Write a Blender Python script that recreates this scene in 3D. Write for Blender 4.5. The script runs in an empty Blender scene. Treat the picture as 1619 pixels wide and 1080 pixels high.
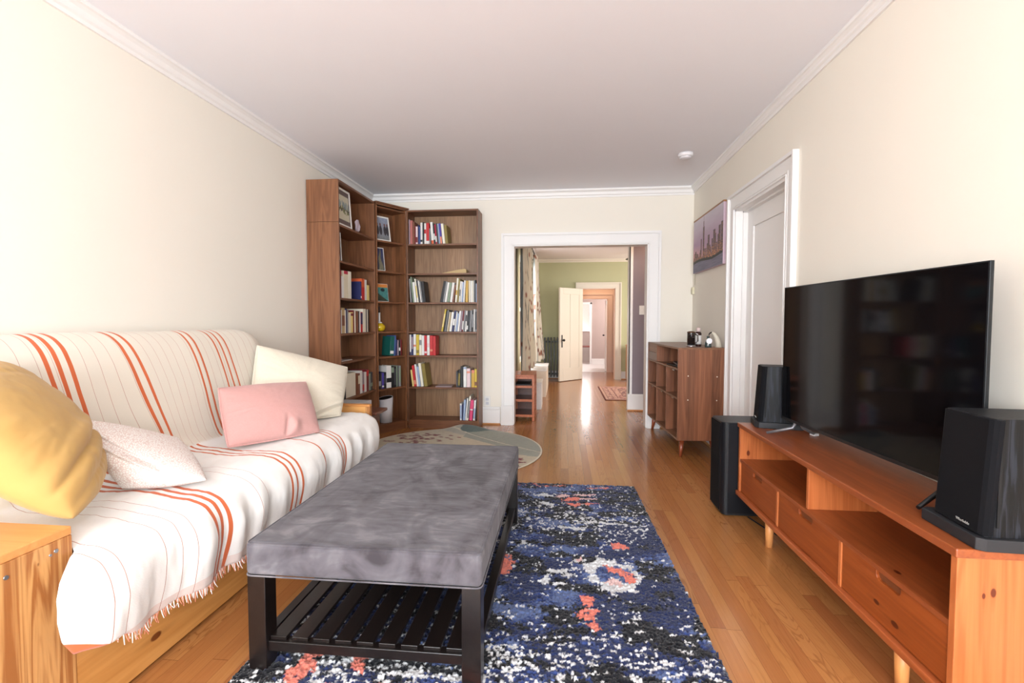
import bpy, bmesh, math, random
import numpy as np
from mathutils import Vector, Matrix, noise as mnoise
PI = math.pi; R = math.radians
C = bpy.context.scene.collection
random.seed(7); rng = np.random.default_rng(7)

# ------------------------------------------------------------------ camera
F = 760.0; VX, VY = 888.0, 507.0; H = 1.175
PHI = math.atan((540-VY)/F); TH = math.atan((VX-809.5)/F*math.cos(PHI))
cd = bpy.data.cameras.new('camera'); cam = bpy.data.objects.new('camera', cd); C.objects.link(cam)
cam.location = (0, 0, H); cam.rotation_euler = (PI/2-PHI, 0, TH)
cd.sensor_fit = 'HORIZONTAL'; cd.sensor_width = 36.0; cd.lens = F*36.0/1619.0; cd.clip_start = .05
bpy.context.scene.camera = cam
def yl(u, X):                       # distance along the left bookcase seen at column u
    a = (u-809.5)/F
    dx = -math.sin(TH)*math.cos(PHI)+math.cos(TH)*a; dy = math.cos(TH)*math.cos(PHI)+math.sin(TH)*a
    return X*dy/dx

# ------------------------------------------------------------------ world, lights, exposure
sc = bpy.context.scene
sc.view_settings.view_transform = 'Standard'; sc.view_settings.look = 'None'
sc.view_settings.gamma = 1.0; sc.view_settings.exposure = -0.20; sc.view_settings.use_curve_mapping = False
w = bpy.data.worlds.new('World'); sc.world = w; w.use_nodes = True
w.node_tree.nodes['Background'].inputs[0].default_value = (.85, .92, 1, 1)
w.node_tree.nodes['Background'].inputs[1].default_value = 1.6
def area(name, loc, rot, sx, sy, power, col=(1, 1, 1), spread=PI):
    l = bpy.data.lights.new(name, 'AREA'); l.shape = 'RECTANGLE'; l.size = sx; l.size_y = sy
    l.energy = power; l.color = col; l.spread = spread
    o = bpy.data.objects.new(name, l); C.objects.link(o); o.location = loc; o.rotation_euler = rot
    return o
area('daylight_rear_window', (-.35, -3.42, 1.50), (R(103), 0, 0), 3.1, 1.7, 430, (.88, .94, 1.0))
area('daylight_side_window', (1.38, -1.85, 1.50), (R(90), 0, R(90)), 1.3, 1.6, 80, (.86, .93, 1.0))
area('daylight_dining_window', (-.57, 7.7, 1.35), (R(90), 0, R(-90)), 2.0, 1.5, 45, (.97, .98, 1))
area('daylight_dining_right', (3.1, 8.4, 1.5), (R(90), 0, R(90)), 1.8, 1.5, 85, (1, .95, .9))
area('daylight_kitchen_window', (.6, 14.9, 1.5), (R(-90), 0, 0), 1.4, 1.5, 70, (1, .98, .97))
area('daylight_passage_window', (1.9, 12.2, 1.6), (R(90), 0, R(90)), 1.4, 1.3, 45, (1, .97, .95))
area('ceiling_lamp_passage', (.8, 10.5, 2.3), (0, 0, 0), .3, .3, 9, (1, .74, .5))
area('ceiling_lamp_hall', (1.25, 5.95, 2.3), (0, 0, 0), .3, .3, 7, (1, .66, .42))

# ------------------------------------------------------------------ colour and node helpers
def lin(c):
    return tuple((x/255/12.92 if x/255 <= .04045 else ((x/255+.055)/1.055)**2.4) for x in c)
def linnp(a):
    a = np.asarray(a, float)/255
    return np.where(a <= .04045, a/12.92, ((a+.055)/1.055)**2.4)
class NT:
    def __init__(s, name):
        s.m = bpy.data.materials.new(name); s.m.use_nodes = True; s.t = s.m.node_tree
        s.b = s.t.nodes['Principled BSDF']
    def n(s, ty, **k):
        nd = s.t.nodes.new(ty)
        for a, v in k.items():
            if a.startswith('i_'):
                key = a[2:]; nd.inputs[int(key) if key.isdigit() else key.replace('_', ' ')].default_value = v
            else: setattr(nd, a, v)
        return nd
    def l(s, a, b): s.t.links.new(a, b)
    def math(s, op, a, b=None, clamp=False):
        nd = s.n('ShaderNodeMath', operation=op, use_clamp=clamp)
        for i, v in enumerate((a, b)):
            if v is None: continue
            if isinstance(v, (int, float)): nd.inputs[i].default_value = v
            else: s.l(v, nd.inputs[i])
        return nd.outputs[0]
    def mix(s, f, a, b, mode='MIX'):
        nd = s.n('ShaderNodeMix', data_type='RGBA', blend_type=mode)
        for i, v in ((0, f), (6, a), (7, b)):
            if isinstance(v, (int, float)): nd.inputs[i].default_value = v
            elif isinstance(v, tuple): nd.inputs[i].default_value = (*v[:3], 1)
            else: s.l(v, nd.inputs[i])
        return nd.outputs[2]
    def ramp(s, f, stops, interp='LINEAR'):
        nd = s.n('ShaderNodeValToRGB'); cr = nd.color_ramp; cr.interpolation = interp
        while len(cr.elements) < len(stops): cr.elements.new(.5)
        for e, (p, c) in zip(cr.elements, stops): e.position = p; e.color = (*c[:3], 1)
        s.l(f, nd.inputs[0]); return nd.outputs[0]
    def coords(s, scale=(1, 1, 1)):
        tc = s.n('ShaderNodeTexCoord'); mp = s.n('ShaderNodeMapping'); mp.inputs['Scale'].default_value = scale
        s.l(tc.outputs['Object'], mp.inputs[0]); return mp.outputs[0]
    def noise(s, vec, scale, detail=3, dist=0., rough=.5):
        nd = s.n('ShaderNodeTexNoise'); nd.inputs['Scale'].default_value = scale; nd.inputs['Detail'].default_value = detail
        nd.inputs['Distortion'].default_value = dist; nd.inputs['Roughness'].default_value = rough
        s.l(vec, nd.inputs['Vector']); return nd.outputs['Fac']
    def bump(s, h, strength=.2, dist=.002):
        nd = s.n('ShaderNodeBump'); nd.inputs['Strength'].default_value = strength; nd.inputs['Distance'].default_value = dist
        s.l(h, nd.inputs['Height']); s.l(nd.outputs[0], s.b.inputs['Normal'])
    def col(s, c): s.l(c, s.b.inputs['Base Color'])

_pc = {}
def plain(rgb, rough=.6, metal=0., name=None, var=.06, scale=30, bump=0., sheen=0., coat=0., spec=.5):
    key = (tuple(rgb), rough, metal, var, scale, bump, sheen, coat, spec)
    if key in _pc: return _pc[key]
    n = NT(name or 'paint'); c = lin(rgb)
    f = n.noise(n.coords(), scale, 3)
    n.col(n.mix(f, tuple(x*(1-var) for x in c), tuple(min(1, x*(1+var)) for x in c)))
    n.b.inputs['Roughness'].default_value = rough; n.b.inputs['Metallic'].default_value = metal
    n.b.inputs['Specular IOR Level'].default_value = spec
    if sheen: n.b.inputs['Sheen Weight'].default_value = sheen
    if coat: n.b.inputs['Coat Weight'].default_value = coat; n.b.inputs['Coat Roughness'].default_value = .1
    if bump: n.bump(f, bump, .002)
    _pc[key] = n.m; return n.m
def wood(name, c1, c2, axis=2, rough=.4, freq=14., band=0., across=0, knots=False, contrast=1., coat=0., klist=None):
    n = NT(name); sv = [1, 1, 1]; sv[axis] = .07
    v = n.coords(tuple(sv)); v2 = n.coords(tuple(6 if i != axis else .18 for i in range(3)))
    a = n.noise(v, freq, 4, 1.4); fine = n.noise(v2, freq*2.2, 2)
    s_ = n.math('SINE', n.math('MULTIPLY', a, 34)); s_ = n.math('ADD', n.math('MULTIPLY', s_, .22*contrast), .5)
    f = n.math('ADD', n.math('MULTIPLY', s_, .55), n.math('MULTIPLY', fine, .45))
    l1, l2 = lin(c1), lin(c2)
    col = n.ramp(f, [(.25, l1), (.75, l2)])
    if band:
        tc = n.n('ShaderNodeTexCoord'); sp = n.n('ShaderNodeSeparateXYZ'); n.l(tc.outputs['Object'], sp.inputs[0])
        wn = n.n('ShaderNodeTexWhiteNoise', noise_dimensions='1D')
        n.l(n.math('FLOOR', n.math('DIVIDE', sp.outputs[across], band)), wn.inputs['W'])
        k = n.ramp(wn.outputs[0], [(0, (.66, .66, .66)), (1, (1.12, 1.12, 1.12))])
        col = n.mix(1., col, k, 'MULTIPLY')
    if knots:
        sv3 = [1.7, 1.7, 1.7]; sv3[axis] = 1.15
        vo = n.n('ShaderNodeTexVoronoi'); vo.inputs['Scale'].default_value = 2.6
        n.l(n.coords(tuple(sv3)), vo.inputs['Vector'])
        col = n.mix(n.ramp(vo.outputs['Distance'], [(0, (.5, .5, .5)), (.02, (0, 0, 0))]), col, tuple(x*.3 for x in l1))
    for (kx, ky, kz, kr) in (klist or ()):
        tcc = n.n('ShaderNodeTexCoord'); vs = n.n('ShaderNodeVectorMath', operation='SUBTRACT'); n.l(tcc.outputs['Object'], vs.inputs[0]); vs.inputs[1].default_value = (kx, ky, kz)
        sc_ = [1, 1, 1]; sc_[axis] = .55; vm = n.n('ShaderNodeVectorMath', operation='MULTIPLY'); n.l(vs.outputs[0], vm.inputs[0]); vm.inputs[1].default_value = sc_
        ln_ = n.n('ShaderNodeVectorMath', operation='LENGTH'); n.l(vm.outputs[0], ln_.inputs[0]); dd_ = n.math('DIVIDE', ln_.outputs['Value'], kr)
        st_ = n.n('ShaderNodeVectorMath', operation='MULTIPLY'); n.l(vs.outputs[0], st_.inputs[0]); sc2 = [1, 1, 1]; sc2[axis] = .14; st_.inputs[1].default_value = sc2
        l2_ = n.n('ShaderNodeVectorMath', operation='LENGTH'); n.l(st_.outputs[0], l2_.inputs[0])
        col = n.mix(n.ramp(n.math('DIVIDE', l2_.outputs['Value'], kr*1.1), [(.2, (.45, .45, .45)), (1, (0, 0, 0))]), col, tuple(x*.6 for x in l1))
        col = n.mix(n.ramp(dd_, [(.75, (.92, .92, .92)), (1, (0, 0, 0))]), col, (l1[0]*.28, l1[1]*.14, l1[2]*.12))
    n.col(col); n.b.inputs['Roughness'].default_value = rough
    if coat: n.b.inputs['Coat Weight'].default_value = coat; n.b.inputs['Coat Roughness'].default_value = .15
    n.bump(fine, .08, .001)
    return n.m
def vcol(name, rough=.8, sheen=0., bumpscale=0, bs=.3, spec=.3, coat=0.):
    n = NT(name); a = n.n('ShaderNodeAttribute', attribute_name='Col'); n.col(a.outputs['Color'])
    n.b.inputs['Roughness'].default_value = rough; n.b.inputs['Sheen Weight'].default_value = sheen
    n.b.inputs['Specular IOR Level'].default_value = spec
    if coat: n.b.inputs['Coat Weight'].default_value = coat
    if bumpscale: n.bump(n.noise(n.coords(), bumpscale, 2), bs, .001)
    return n.m

WALN_Z = wood('walnut_upright', (112, 70, 44), (152, 102, 68), 2, .42, 9, band=.075, across=1)
WALN_Y = wood('walnut_shelf_y', (98, 60, 38), (134, 88, 58), 1, .42, 9)
WALN_X = wood('walnut_shelf_x', (98, 60, 38), (134, 88, 58), 0, .42, 9)
WALN_BACK = wood('walnut_back_panel', (142, 104, 72), (182, 142, 104), 2, .45, 12, band=.19, across=0)
WALN_CAB = wood('walnut_cabinet', (112, 68, 46), (156, 102, 72), 2, .38, 8, band=.07, across=0)
WALN_CABT = wood('walnut_cabinet_top', (112, 76, 54), (140, 98, 72), 1, .4, 8)
PINE_Y = wood('orange_pine_long', (148, 72, 34), (178, 96, 52), 1, .3, 9, coat=.2)
PINE_Z = wood('orange_pine_end', (168, 88, 42), (200, 116, 64), 2, .38, 9, klist=[(-.077, -.79, .459, .0085), (-.100, -.79, .449, .006), (-.141, -.79, .398, .0025), (-.152, -.79, .351, .002), (-.12, .765, .400, .010)])
PINE_TOP = wood('orange_pine_top', (132, 64, 30), (160, 84, 42), 1, .34, 9, coat=.15, klist=[(-.13, -.51, .365, .009)])
PINE_DRAWER = wood('orange_pine_drawer', (134, 62, 22), (160, 80, 32), 1, .36, 9, klist=[(-.16, -.55, .215, .011), (-.16, -.46, .235, .009)])
FUT_Z = wood('futon_pine_upright', (166, 106, 56), (212, 160, 100), 2, .42, 11, contrast=2.2, klist=[(.37, -1.09, .53, .006)])
FUT_X = wood('futon_pine_top', (212, 144, 80), (226, 160, 96), 0, .4, 6)
FUT_Y = wood('futon_pine_rail', (190, 130, 66), (212, 154, 88), 1, .36, 6, klist=[(.37, -.732, .095, .014)])
BLACKWOOD = wood('espresso_wood', (18, 13, 12), (28, 21, 19), 1, .28, 9)
CHERRY = wood('reddish_rack_wood', (164, 88, 52), (192, 112, 72), 1, .4, 8)
DKBROWN = wood('dark_brown_table_wood', (78, 42, 30), (104, 60, 44), 1, .35, 8)
LEGWOOD = wood('leg_wood', (120, 58, 34), (152, 78, 48), 2, .25, 8, coat=.4)
WALLM = plain((240, 234, 222), .85, var=.012, scale=3, name='cream_wall_paint', bump=.02, spec=.2)
CEILM = plain((244, 245, 251), .9, var=.01, scale=3, name='ceiling_paint', spec=.2)
TRIMM = plain((240, 238, 236), .45, var=.01, scale=5, name='white_trim_paint')
GREENM = plain((192, 192, 154), .85, var=.015, scale=3, name='green_wall_paint', spec=.2)
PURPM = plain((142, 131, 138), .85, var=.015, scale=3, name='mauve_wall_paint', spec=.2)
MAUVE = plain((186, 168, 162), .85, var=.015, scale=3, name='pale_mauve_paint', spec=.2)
CREAMDOOR = plain((232, 224, 208), .5, var=.012, scale=4, name='cream_door_paint')
METALG = plain((150, 152, 156), .3, .9, name='grey_metal')
BLACKM = plain((15, 15, 17), .5, name='black_plastic', var=.1)
CHROME = plain((200, 200, 205), .2, 1., name='chrome', var=.02)

# ------------------------------------------------------------------ mesh helpers
class MB:
    def __init__(s, o=(0, 0, 0)): s.bm = bmesh.new(); s.o = Vector(o)
    def box(s, x0, x1, y0, y1, z0, z1, mat=None, mi=0):
        vs = [s.bm.verts.new((mat @ Vector(p) if mat else Vector(p))-s.o) for p in
              ((x0, y0, z0), (x1, y0, z0), (x1, y1, z0), (x0, y1, z0), (x0, y0, z1), (x1, y0, z1), (x1, y1, z1), (x0, y1, z1))]
        for f in ((0, 3, 2, 1), (4, 5, 6, 7), (0, 1, 5, 4), (1, 2, 6, 5), (2, 3, 7, 6), (3, 0, 4, 7)):
            fc = s.bm.faces.new([vs[i] for i in f]); fc.material_index = mi
        return s
    def prism(s, pts, z0, z1, axis=2, mi=0):
        def P(p, z): return {2: Vector((p[0], p[1], z)), 1: Vector((p[0], z, p[1])), 0: Vector((z, p[0], p[1]))}[axis]
        a = [s.bm.verts.new(P(p, z0)-s.o) for p in pts]; b = [s.bm.verts.new(P(p, z1)-s.o) for p in pts]
        n = len(pts); fs = [s.bm.faces.new(a[::-1]), s.bm.faces.new(b)]
        for i in range(n): fs.append(s.bm.faces.new((a[i], a[(i+1) % n], b[(i+1) % n], b[i])))
        for f in fs: f.material_index = mi
        return s
    def tube(s, pts, r, seg=12, r2=None, cap=True):
        pts = [Vector(p) for p in pts]; rings = []
        for i, p in enumerate(pts):
            d = (pts[min(i+1, len(pts)-1)]-pts[max(i-1, 0)]).normalized()
            up = Vector((0, 0, 1)) if abs(d.z) < .95 else Vector((1, 0, 0))
            a = d.cross(up).normalized(); b = d.cross(a).normalized()
            rr = r if r2 is None else r+(r2-r)*i/(len(pts)-1)
            rings.append([s.bm.verts.new(p+(a*math.cos(t)+b*math.sin(t))*rr-s.o) for t in (2*PI*k/seg for k in range(seg))])
        for q in range(len(rings)-1):
            for k in range(seg):
                f = s.bm.faces.new((rings[q][k], rings[q][(k+1) % seg], rings[q+1][(k+1) % seg], rings[q+1][k])); f.smooth = True
        if cap: s.bm.faces.new(rings[0]); s.bm.faces.new(rings[-1][::-1])
        return s
    def lathe(s, c, prof, seg=28, smooth=True):
        rings = []
        for (r, z) in prof:
            rings.append([s.bm.verts.new(Vector((c[0]+r*math.cos(t), c[1]+r*math.sin(t), c[2]+z))-s.o) for t in (2*PI*k/seg for k in range(seg))])
        for q in range(len(rings)-1):
            for k in range(seg):
                f = s.bm.faces.new((rings[q][k], rings[q][(k+1) % seg], rings[q+1][(k+1) % seg], rings[q+1][k])); f.smooth = smooth
        s.bm.faces.new(rings[0]); s.bm.faces.new(rings[-1][::-1])
        return s
    def build(s, name, m, parent=None, bevel=0., seg=2, kind=None):
        bmesh.ops.recalc_face_normals(s.bm, faces=s.bm.faces)
        me = bpy.data.meshes.new(name); s.bm.to_mesh(me); s.bm.free()
        for mm in (m if isinstance(m, (list, tuple)) else [m]): me.materials.append(mm)
        o = bpy.data.objects.new(name, me); C.objects.link(o)
        if parent: o.parent = parent
        if bevel:
            b = o.modifiers.new('bevel', 'BEVEL'); b.width = bevel; b.segments = seg; b.limit_method = 'ANGLE'; b.angle_limit = R(40)
        if kind: o['kind'] = kind
        return o
def npmesh(name, co, faces, m, parent=None, col=None, smooth=True, uv=None):
    me = bpy.data.meshes.new(name); co = np.asarray(co, np.float32); faces = np.asarray(faces, np.int32)
    me.vertices.add(len(co)); me.vertices.foreach_set('co', co.ravel())
    k = faces.shape[1]; me.loops.add(faces.size); me.loops.foreach_set('vertex_index', faces.ravel())
    me.polygons.add(len(faces)); me.polygons.foreach_set('loop_start', np.arange(0, faces.size, k, dtype=np.int32))
    me.polygons.foreach_set('loop_total', np.full(len(faces), k, np.int32))
    me.update(calc_edges=True); me.validate()
    me.polygons.foreach_set('use_smooth', np.full(len(me.polygons), smooth))
    if col is not None:
        at = me.color_attributes.new('Col', 'FLOAT_COLOR', 'POINT')
        at.data.foreach_set('color', np.hstack([col, np.ones((len(col), 1))]).astype(np.float32).ravel())
    me.materials.append(m); o = bpy.data.objects.new(name, me); C.objects.link(o)
    if parent: o.parent = parent
    return o
def gridfaces(nu, nv, off=0, flip=False, wrap=False):
    i, j = np.meshgrid(np.arange(nu-1), np.arange(nv-1), indexing='ij'); a = i*nv+j
    f = np.stack([a, a+nv, a+nv+1, a+1], -1).reshape(-1, 4)+off
    return f[:, ::-1] if flip else f
def tag(o, label, cat, group=None, kind=None):
    o['label'] = label; o['category'] = cat
    if group: o['group'] = group
    if kind: o['kind'] = kind
    return o
def thing(name, loc, label, cat, rz=0., group=None):
    o = bpy.data.objects.new(name, None); C.objects.link(o); o.location = loc; o.rotation_euler = (0, 0, rz)
    o.empty_display_size = .1
    return tag(o, label, cat, group)
def ST(name, mb, m, parent=None, bevel=0.):
    o = mb.build(name, m, parent, bevel)
    if not parent: o['kind'] = 'structure'
    return o
def text_mesh(name, txt, size, m, parent, mw, ext=.0008):
    cu = bpy.data.curves.new(name, 'FONT'); cu.body = txt; cu.size = size; cu.extrude = ext; cu.align_x = 'CENTER'
    to = bpy.data.objects.new(name+'_src', cu); C.objects.link(to); bpy.context.view_layer.update()
    me = bpy.data.meshes.new_from_object(to.evaluated_get(bpy.context.evaluated_depsgraph_get()))
    bpy.data.objects.remove(to); me.materials.clear(); me.materials.append(m); me.transform(mw)
    o = bpy.data.objects.new(name, me); C.objects.link(o); o.parent = parent; return o

# smooth 2-D value noise in numpy
def vnoise(x, y, seed=0):
    r = np.random.default_rng(seed).random((256, 256))
    xi = np.floor(x).astype(int); yi = np.floor(y).astype(int); fx = x-xi; fy = y-yi
    fx = fx*fx*(3-2*fx); fy = fy*fy*(3-2*fy); g = lambda a, b: r[a & 255, b & 255]
    return (g(xi, yi)*(1-fx)+g(xi+1, yi)*fx)*(1-fy)+(g(xi, yi+1)*(1-fx)+g(xi+1, yi+1)*fx)*fy
def fbm(x, y, seed=0, oct=4):
    s = 0; a = .5; t = 0
    for k in range(oct): s = s+a*vnoise(x*2**k, y*2**k, seed+k); t += a; a *= .5
    return s/t

# ================================================================== ROOM SHELL
XL, XR, YB, ZC = -2.17, 1.40, 5.36, 2.60
HC = 2.40; YG = 9.75
# floor
def floor_mat():
    n = NT('oak_strip_floor'); tc = n.n('ShaderNodeTexCoord'); sp = n.n('ShaderNodeSeparateXYZ'); n.l(tc.outputs['Object'], sp.inputs[0])
    X, Y = sp.outputs[0], sp.outputs[1]
    a = n.math('DIVIDE', X, .0572); i = n.math('FLOOR', a); fx = n.math('FRACT', a)
    wn = n.n('ShaderNodeTexWhiteNoise', noise_dimensions='1D'); n.l(i, wn.inputs['W'])
    b = n.math('DIVIDE', n.math('ADD', Y, n.math('MULTIPLY', wn.outputs[0], 7.3)), 1.15); j = n.math('FLOOR', b); fy = n.math('FRACT', b)
    cb = n.n('ShaderNodeCombineXYZ'); n.l(i, cb.inputs[0]); n.l(j, cb.inputs[1])
    w2 = n.n('ShaderNodeTexWhiteNoise', noise_dimensions='2D'); n.l(cb.outputs[0], w2.inputs['Vector'])
    rnd = w2.outputs[0]
    base = n.ramp(rnd, [(0, lin((158, 98, 56))), (.10, lin((172, 112, 64))), (.5, lin((180, 120, 68))), (.8, lin((188, 130, 76))), (1, lin((172, 116, 66)))])
    def cvec(sx, sy, sz):
        c = n.n('ShaderNodeCombineXYZ'); n.l(n.math('MULTIPLY', X, sx), c.inputs[0]); n.l(n.math('MULTIPLY', Y, sy), c.inputs[1])
        n.l(n.math('MULTIPLY', rnd, sz), c.inputs[2]); return c.outputs[0]
    g1 = n.noise(cvec(160, 4, 60), 1., 3)
    g2 = n.noise(cvec(12, 1.9, 40), 1., 2, .9)
    s = n.math('SINE', n.math('MULTIPLY', g2, 58))
    cath = n.ramp(s, [(0, (0, 0, 0)), (.72, (0, 0, 0)), (1, (1, 1, 1))])
    pick = n.ramp(w2.outputs[1], [(0, (0, 0, 0)), (.45, (.15, .15, .15)), (1, (.95, .95, .95))])
    col = n.mix(n.math('MULTIPLY', n.ramp(g1, [(.3, (0, 0, 0)), (.8, (1, 1, 1))]), .35), base, n.mix(1., base, (.62, .52, .44), 'MULTIPLY'))
    col = n.mix(n.math('MULTIPLY', cath, n.math('MULTIPLY', pick, .8)), col, n.mix(1., base, (.55, .47, .40), 'MULTIPLY'))
    gx = n.math('LESS_THAN', fx, .022); gy = n.math('LESS_THAN', fy, .0022)
    gap = n.math('MAXIMUM', gx, gy)
    col = n.mix(n.math('MULTIPLY', gap, .55), col, lin((84, 48, 26)))
    n.col(col); n.b.inputs['Roughness'].default_value = .24; n.b.inputs['Coat Weight'].default_value = .35
    n.b.inputs['Coat Roughness'].default_value = .12
    n.bump(n.math('SUBTRACT', n.math('MULTIPLY', g1, .2), gap), .15, .0012)
    return n.m
ST('floor', MB().box(-2.4, 3.4, -3.6, 11.1, -.1, 0), floor_mat())
TILEM = plain((226, 222, 220), .35, var=.04, scale=8, name='pale_kitchen_floor')
ST('floor_kitchen', MB().box(-2.4, 3.4, 11.1, 15.2, -.1, .002), TILEM)
ST('ceiling', MB().box(-2.4, 1.6, -3.6, 5.5, ZC, ZC+.1), CEILM)
CEIL2 = plain((236, 228, 226), .9, var=.01, scale=3, name='hall_ceiling_paint', spec=.2)
ST('ceiling_hall', MB().box(-2.4, 3.4, 5.5, 15.2, HC, HC+.1), CEIL2)
ST('wall_left', MB().box(XL-.12, XL, -3.6, 5.5, 0, ZC), WALLM)
# right wall with the side window behind the camera and door opening
wr = MB(); DY0, DY1, DZ = 3.19, 4.09, 2.07; WX = XR+.15
wr.box(XR, WX, -3.6, -2.55, 0, ZC).box(XR, WX, -2.55, -1.15, 0, .7).box(XR, WX, -2.55, -1.15, 2.3, ZC)
wr.box(XR, WX, -1.15, DY0, 0, ZC).box(XR, WX, DY0, DY1, DZ, ZC).box(XR, WX, DY1, YB+.14, 0, ZC)
ST('wall_right', wr, WALLM)
# back wall with the opening
OX0, OX1, OZ = -.54, .93, 2.01
wb = MB(); wb.box(XL, OX0, YB, YB+.14, 0, ZC).box(OX1, XR, YB, YB+.14, 0, ZC).box(OX0, OX1, YB, YB+.14, OZ, ZC)
ST('wall_back', wb, WALLM)
# wall behind the camera with a wide window
wq = MB(); wq.box(XL, XR, -3.6, -3.46, 0, .6).box(XL, XR, -3.6, -3.46, 2.38, ZC).box(XL, -1.95, -3.6, -3.46, .6, 2.38).box(1.25, XR, -3.6, -3.46, .6, 2.38)
ST('wall_front', wq, WALLM)
def window(name, x0, x1, z0, z1, y, n, m=TRIMM):
    o = MB().box(x0, x0+.05, y, y+.05, z0, z1).box(x1-.05, x1, y, y+.05, z0, z1).box(x0, x1, y, y+.05, z0, z0+.05).box(x0, x1, y, y+.05, z1-.05, z1)
    for k in range(1, n): xx = x0+(x1-x0)*k/n; o.box(xx-.025, xx+.025, y, y+.05, z0, z1)
    return ST(name, o, m)
window('window_1', -1.95, 1.25, .6, 2.38, -3.56, 3)
# crown moulding: stepped profile
def crown(name, p0, p1, nrm, z, hgt=.085, dep=.055, m=TRIMM):
    prof = [(0, 0), (0, -hgt), (.012, -hgt), (.014, -hgt+.018), (.024, -hgt+.026), (dep*.55, -.034), (dep*.8, -.022), (dep, -.018), (dep, 0)]
    bm = MB(); a = []; b = []
    for (d, dz) in prof:
        a.append(bm.bm.verts.new((p0[0]+nrm[0]*d, p0[1]+nrm[1]*d, z+dz))); b.append(bm.bm.verts.new((p1[0]+nrm[0]*d, p1[1]+nrm[1]*d, z+dz)))
    n = len(prof); bm.bm.faces.new(a); bm.bm.faces.new(b[::-1])
    for i in range(n): bm.bm.faces.new((a[i], a[(i+1) % n], b[(i+1) % n], b[i]))
    return ST(name, bm, m)
crown('trim_1', (XL, -3.46), (XL, YB), (1, 0), ZC)
crown('trim_2', (XR, -3.46), (XR, YB), (-1, 0), ZC, .07, .045)
crown('trim_3', (XL, YB), (XR, YB), (0, -1), ZC)
OAKM = plain((196, 138, 84), .4, name='oak_shoe_moulding')
def baseboard(name, p0, p1, nrm, h=.20, wallside=True, shoe=True):
    (x0, y0), (x1, y1) = p0, p1
    def bb(d0, d1, z0, z1):
        xs = sorted((x0+nrm[0]*d0, x1+nrm[0]*d1)); ys = sorted((y0+nrm[1]*d0, y1+nrm[1]*d1)); return xs[0], xs[1], ys[0], ys[1], z0, z1
    o = MB().box(*bb(0, .016, 0, h-.035)).box(*bb(0, .022, h-.035, h-.02)).box(*bb(0, .013, h-.02, h)).build(name, TRIMM, bevel=.003); o['kind'] = 'structure'
    if shoe: s = MB().box(*bb(.014, .032, 0, .018)).build('shoe_moulding', OAKM, o, .005)
    return o
baseboard('baseboard_left', (XL, -3.46), (XL, YB), (1, 0))
baseboard('baseboard_back', (XL, YB), (OX0-.145, YB), (0, -1))
baseboard('baseboard_back_right', (OX1+.145, YB), (XR, YB), (0, -1))
baseboard('baseboard_right', (XR, DY1+.135), (XR, YB), (-1, 0))
baseboard('baseboard_right_near', (XR, -3.46), (XR, DY0-.135), (-1, 0))
# casing of the wide opening: moulded boards with a backband
def casing_y(name, x0, x1, ztop, y, d=-1, wd=.13, m=TRIMM, bottom=True, plinth=.22):
    o = MB()
    def b(xa, xb, za, zb, t): o.box(min(xa, xb), max(xa, xb), min(y, y+d*t), max(y, y+d*t), za, zb)
    for sx, e in ((-1, x0), (1, x1)):
        b(e, e+sx*(wd-.003), 0, ztop, .016); b(e+sx*wd, e+sx*(wd-.024), 0, ztop+wd-.024, .032)
        b(e+sx*(wd-.034), e+sx*(wd-.028), 0, ztop+wd-.035, .022)
        b(e+sx*.001, e+sx*.014, 0, ztop-.001, .024); b(e+sx*.018, e+sx*.03, 0, ztop+.017, .02)
        if plinth: b(e+sx*.002, e+sx*(wd+.004), 0, plinth, .036)
    b(x0-wd+.003, x1+wd-.003, ztop, ztop+wd-.003, .0165); b(x0-wd, x1+wd, ztop+wd-.024, ztop+wd, .0325); b(x0-wd+.026, x1+wd-.026, ztop+wd-.034, ztop+wd-.028, .0225)
    b(x0-.013, x1+.013, ztop+.001, ztop+.014, .0245); b(x0-.031, x1+.031, ztop+.018, ztop+.03, .0205)
    return ST(name, o, m)
casing_y('trim_4', OX0, OX1, OZ, YB)
ST('trim_5', MB().box(OX0-.001, OX0+.012, YB-.01, YB+.15, 0, OZ).box(OX1-.012, OX1+.001, YB-.01, YB+.15, 0, OZ).box(OX0, OX1, YB-.01, YB+.15, OZ-.012, OZ+.001), TRIMM, bevel=.002)
casing_y('trim_6', OX0, OX1, OZ, YB+.14, 1)
# casing of the door in the right wall
o = MB(); wd = .125
def bx_(ya, yb, za, zb, t): o.box(XR-t, XR, min(ya, yb), max(ya, yb), za, zb)
for sy, e in ((-1, DY0), (1, DY1)):
    bx_(e, e+sy*(wd-.003), 0, DZ, .016); bx_(e+sy*wd, e+sy*(wd-.022), 0, DZ+wd-.022, .034); bx_(e+sy*(wd-.034), e+sy*(wd-.028), 0, DZ+wd-.035, .022)
    bx_(e+sy*.001, e+sy*.012, 0, DZ-.001, .024); bx_(e+sy*.02, e+sy*.03, 0, DZ+.019, .02)
bx_(DY0-wd+.003, DY1+wd-.003, DZ, DZ+wd-.003, .0165); bx_(DY0-wd, DY1+wd, DZ+wd-.022, DZ+wd, .0345); bx_(DY0-.011, DY1+.011, DZ+.001, DZ+.012, .0245); bx_(DY0-.031, DY1+.031, DZ+.02, DZ+.03, .0205)
ST('trim_7', o, TRIMM)
ST('trim_8', MB().box(XR-.01, WX, DY0-.001, DY0+.018, 0, DZ).box(XR-.01, WX, DY1-.018, DY1+.001, 0, DZ).box(XR-.01, WX, DY0, DY1, DZ-.018, DZ+.001)
   .box(XR+.045, XR+.08, DY0+.018, DY0+.032, 0, DZ).box(XR+.045, XR+.08, DY1-.032, DY1-.018, 0, DZ).box(XR+.045, XR+.08, DY0, DY1, DZ-.032, DZ-.018), TRIMM)
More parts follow.
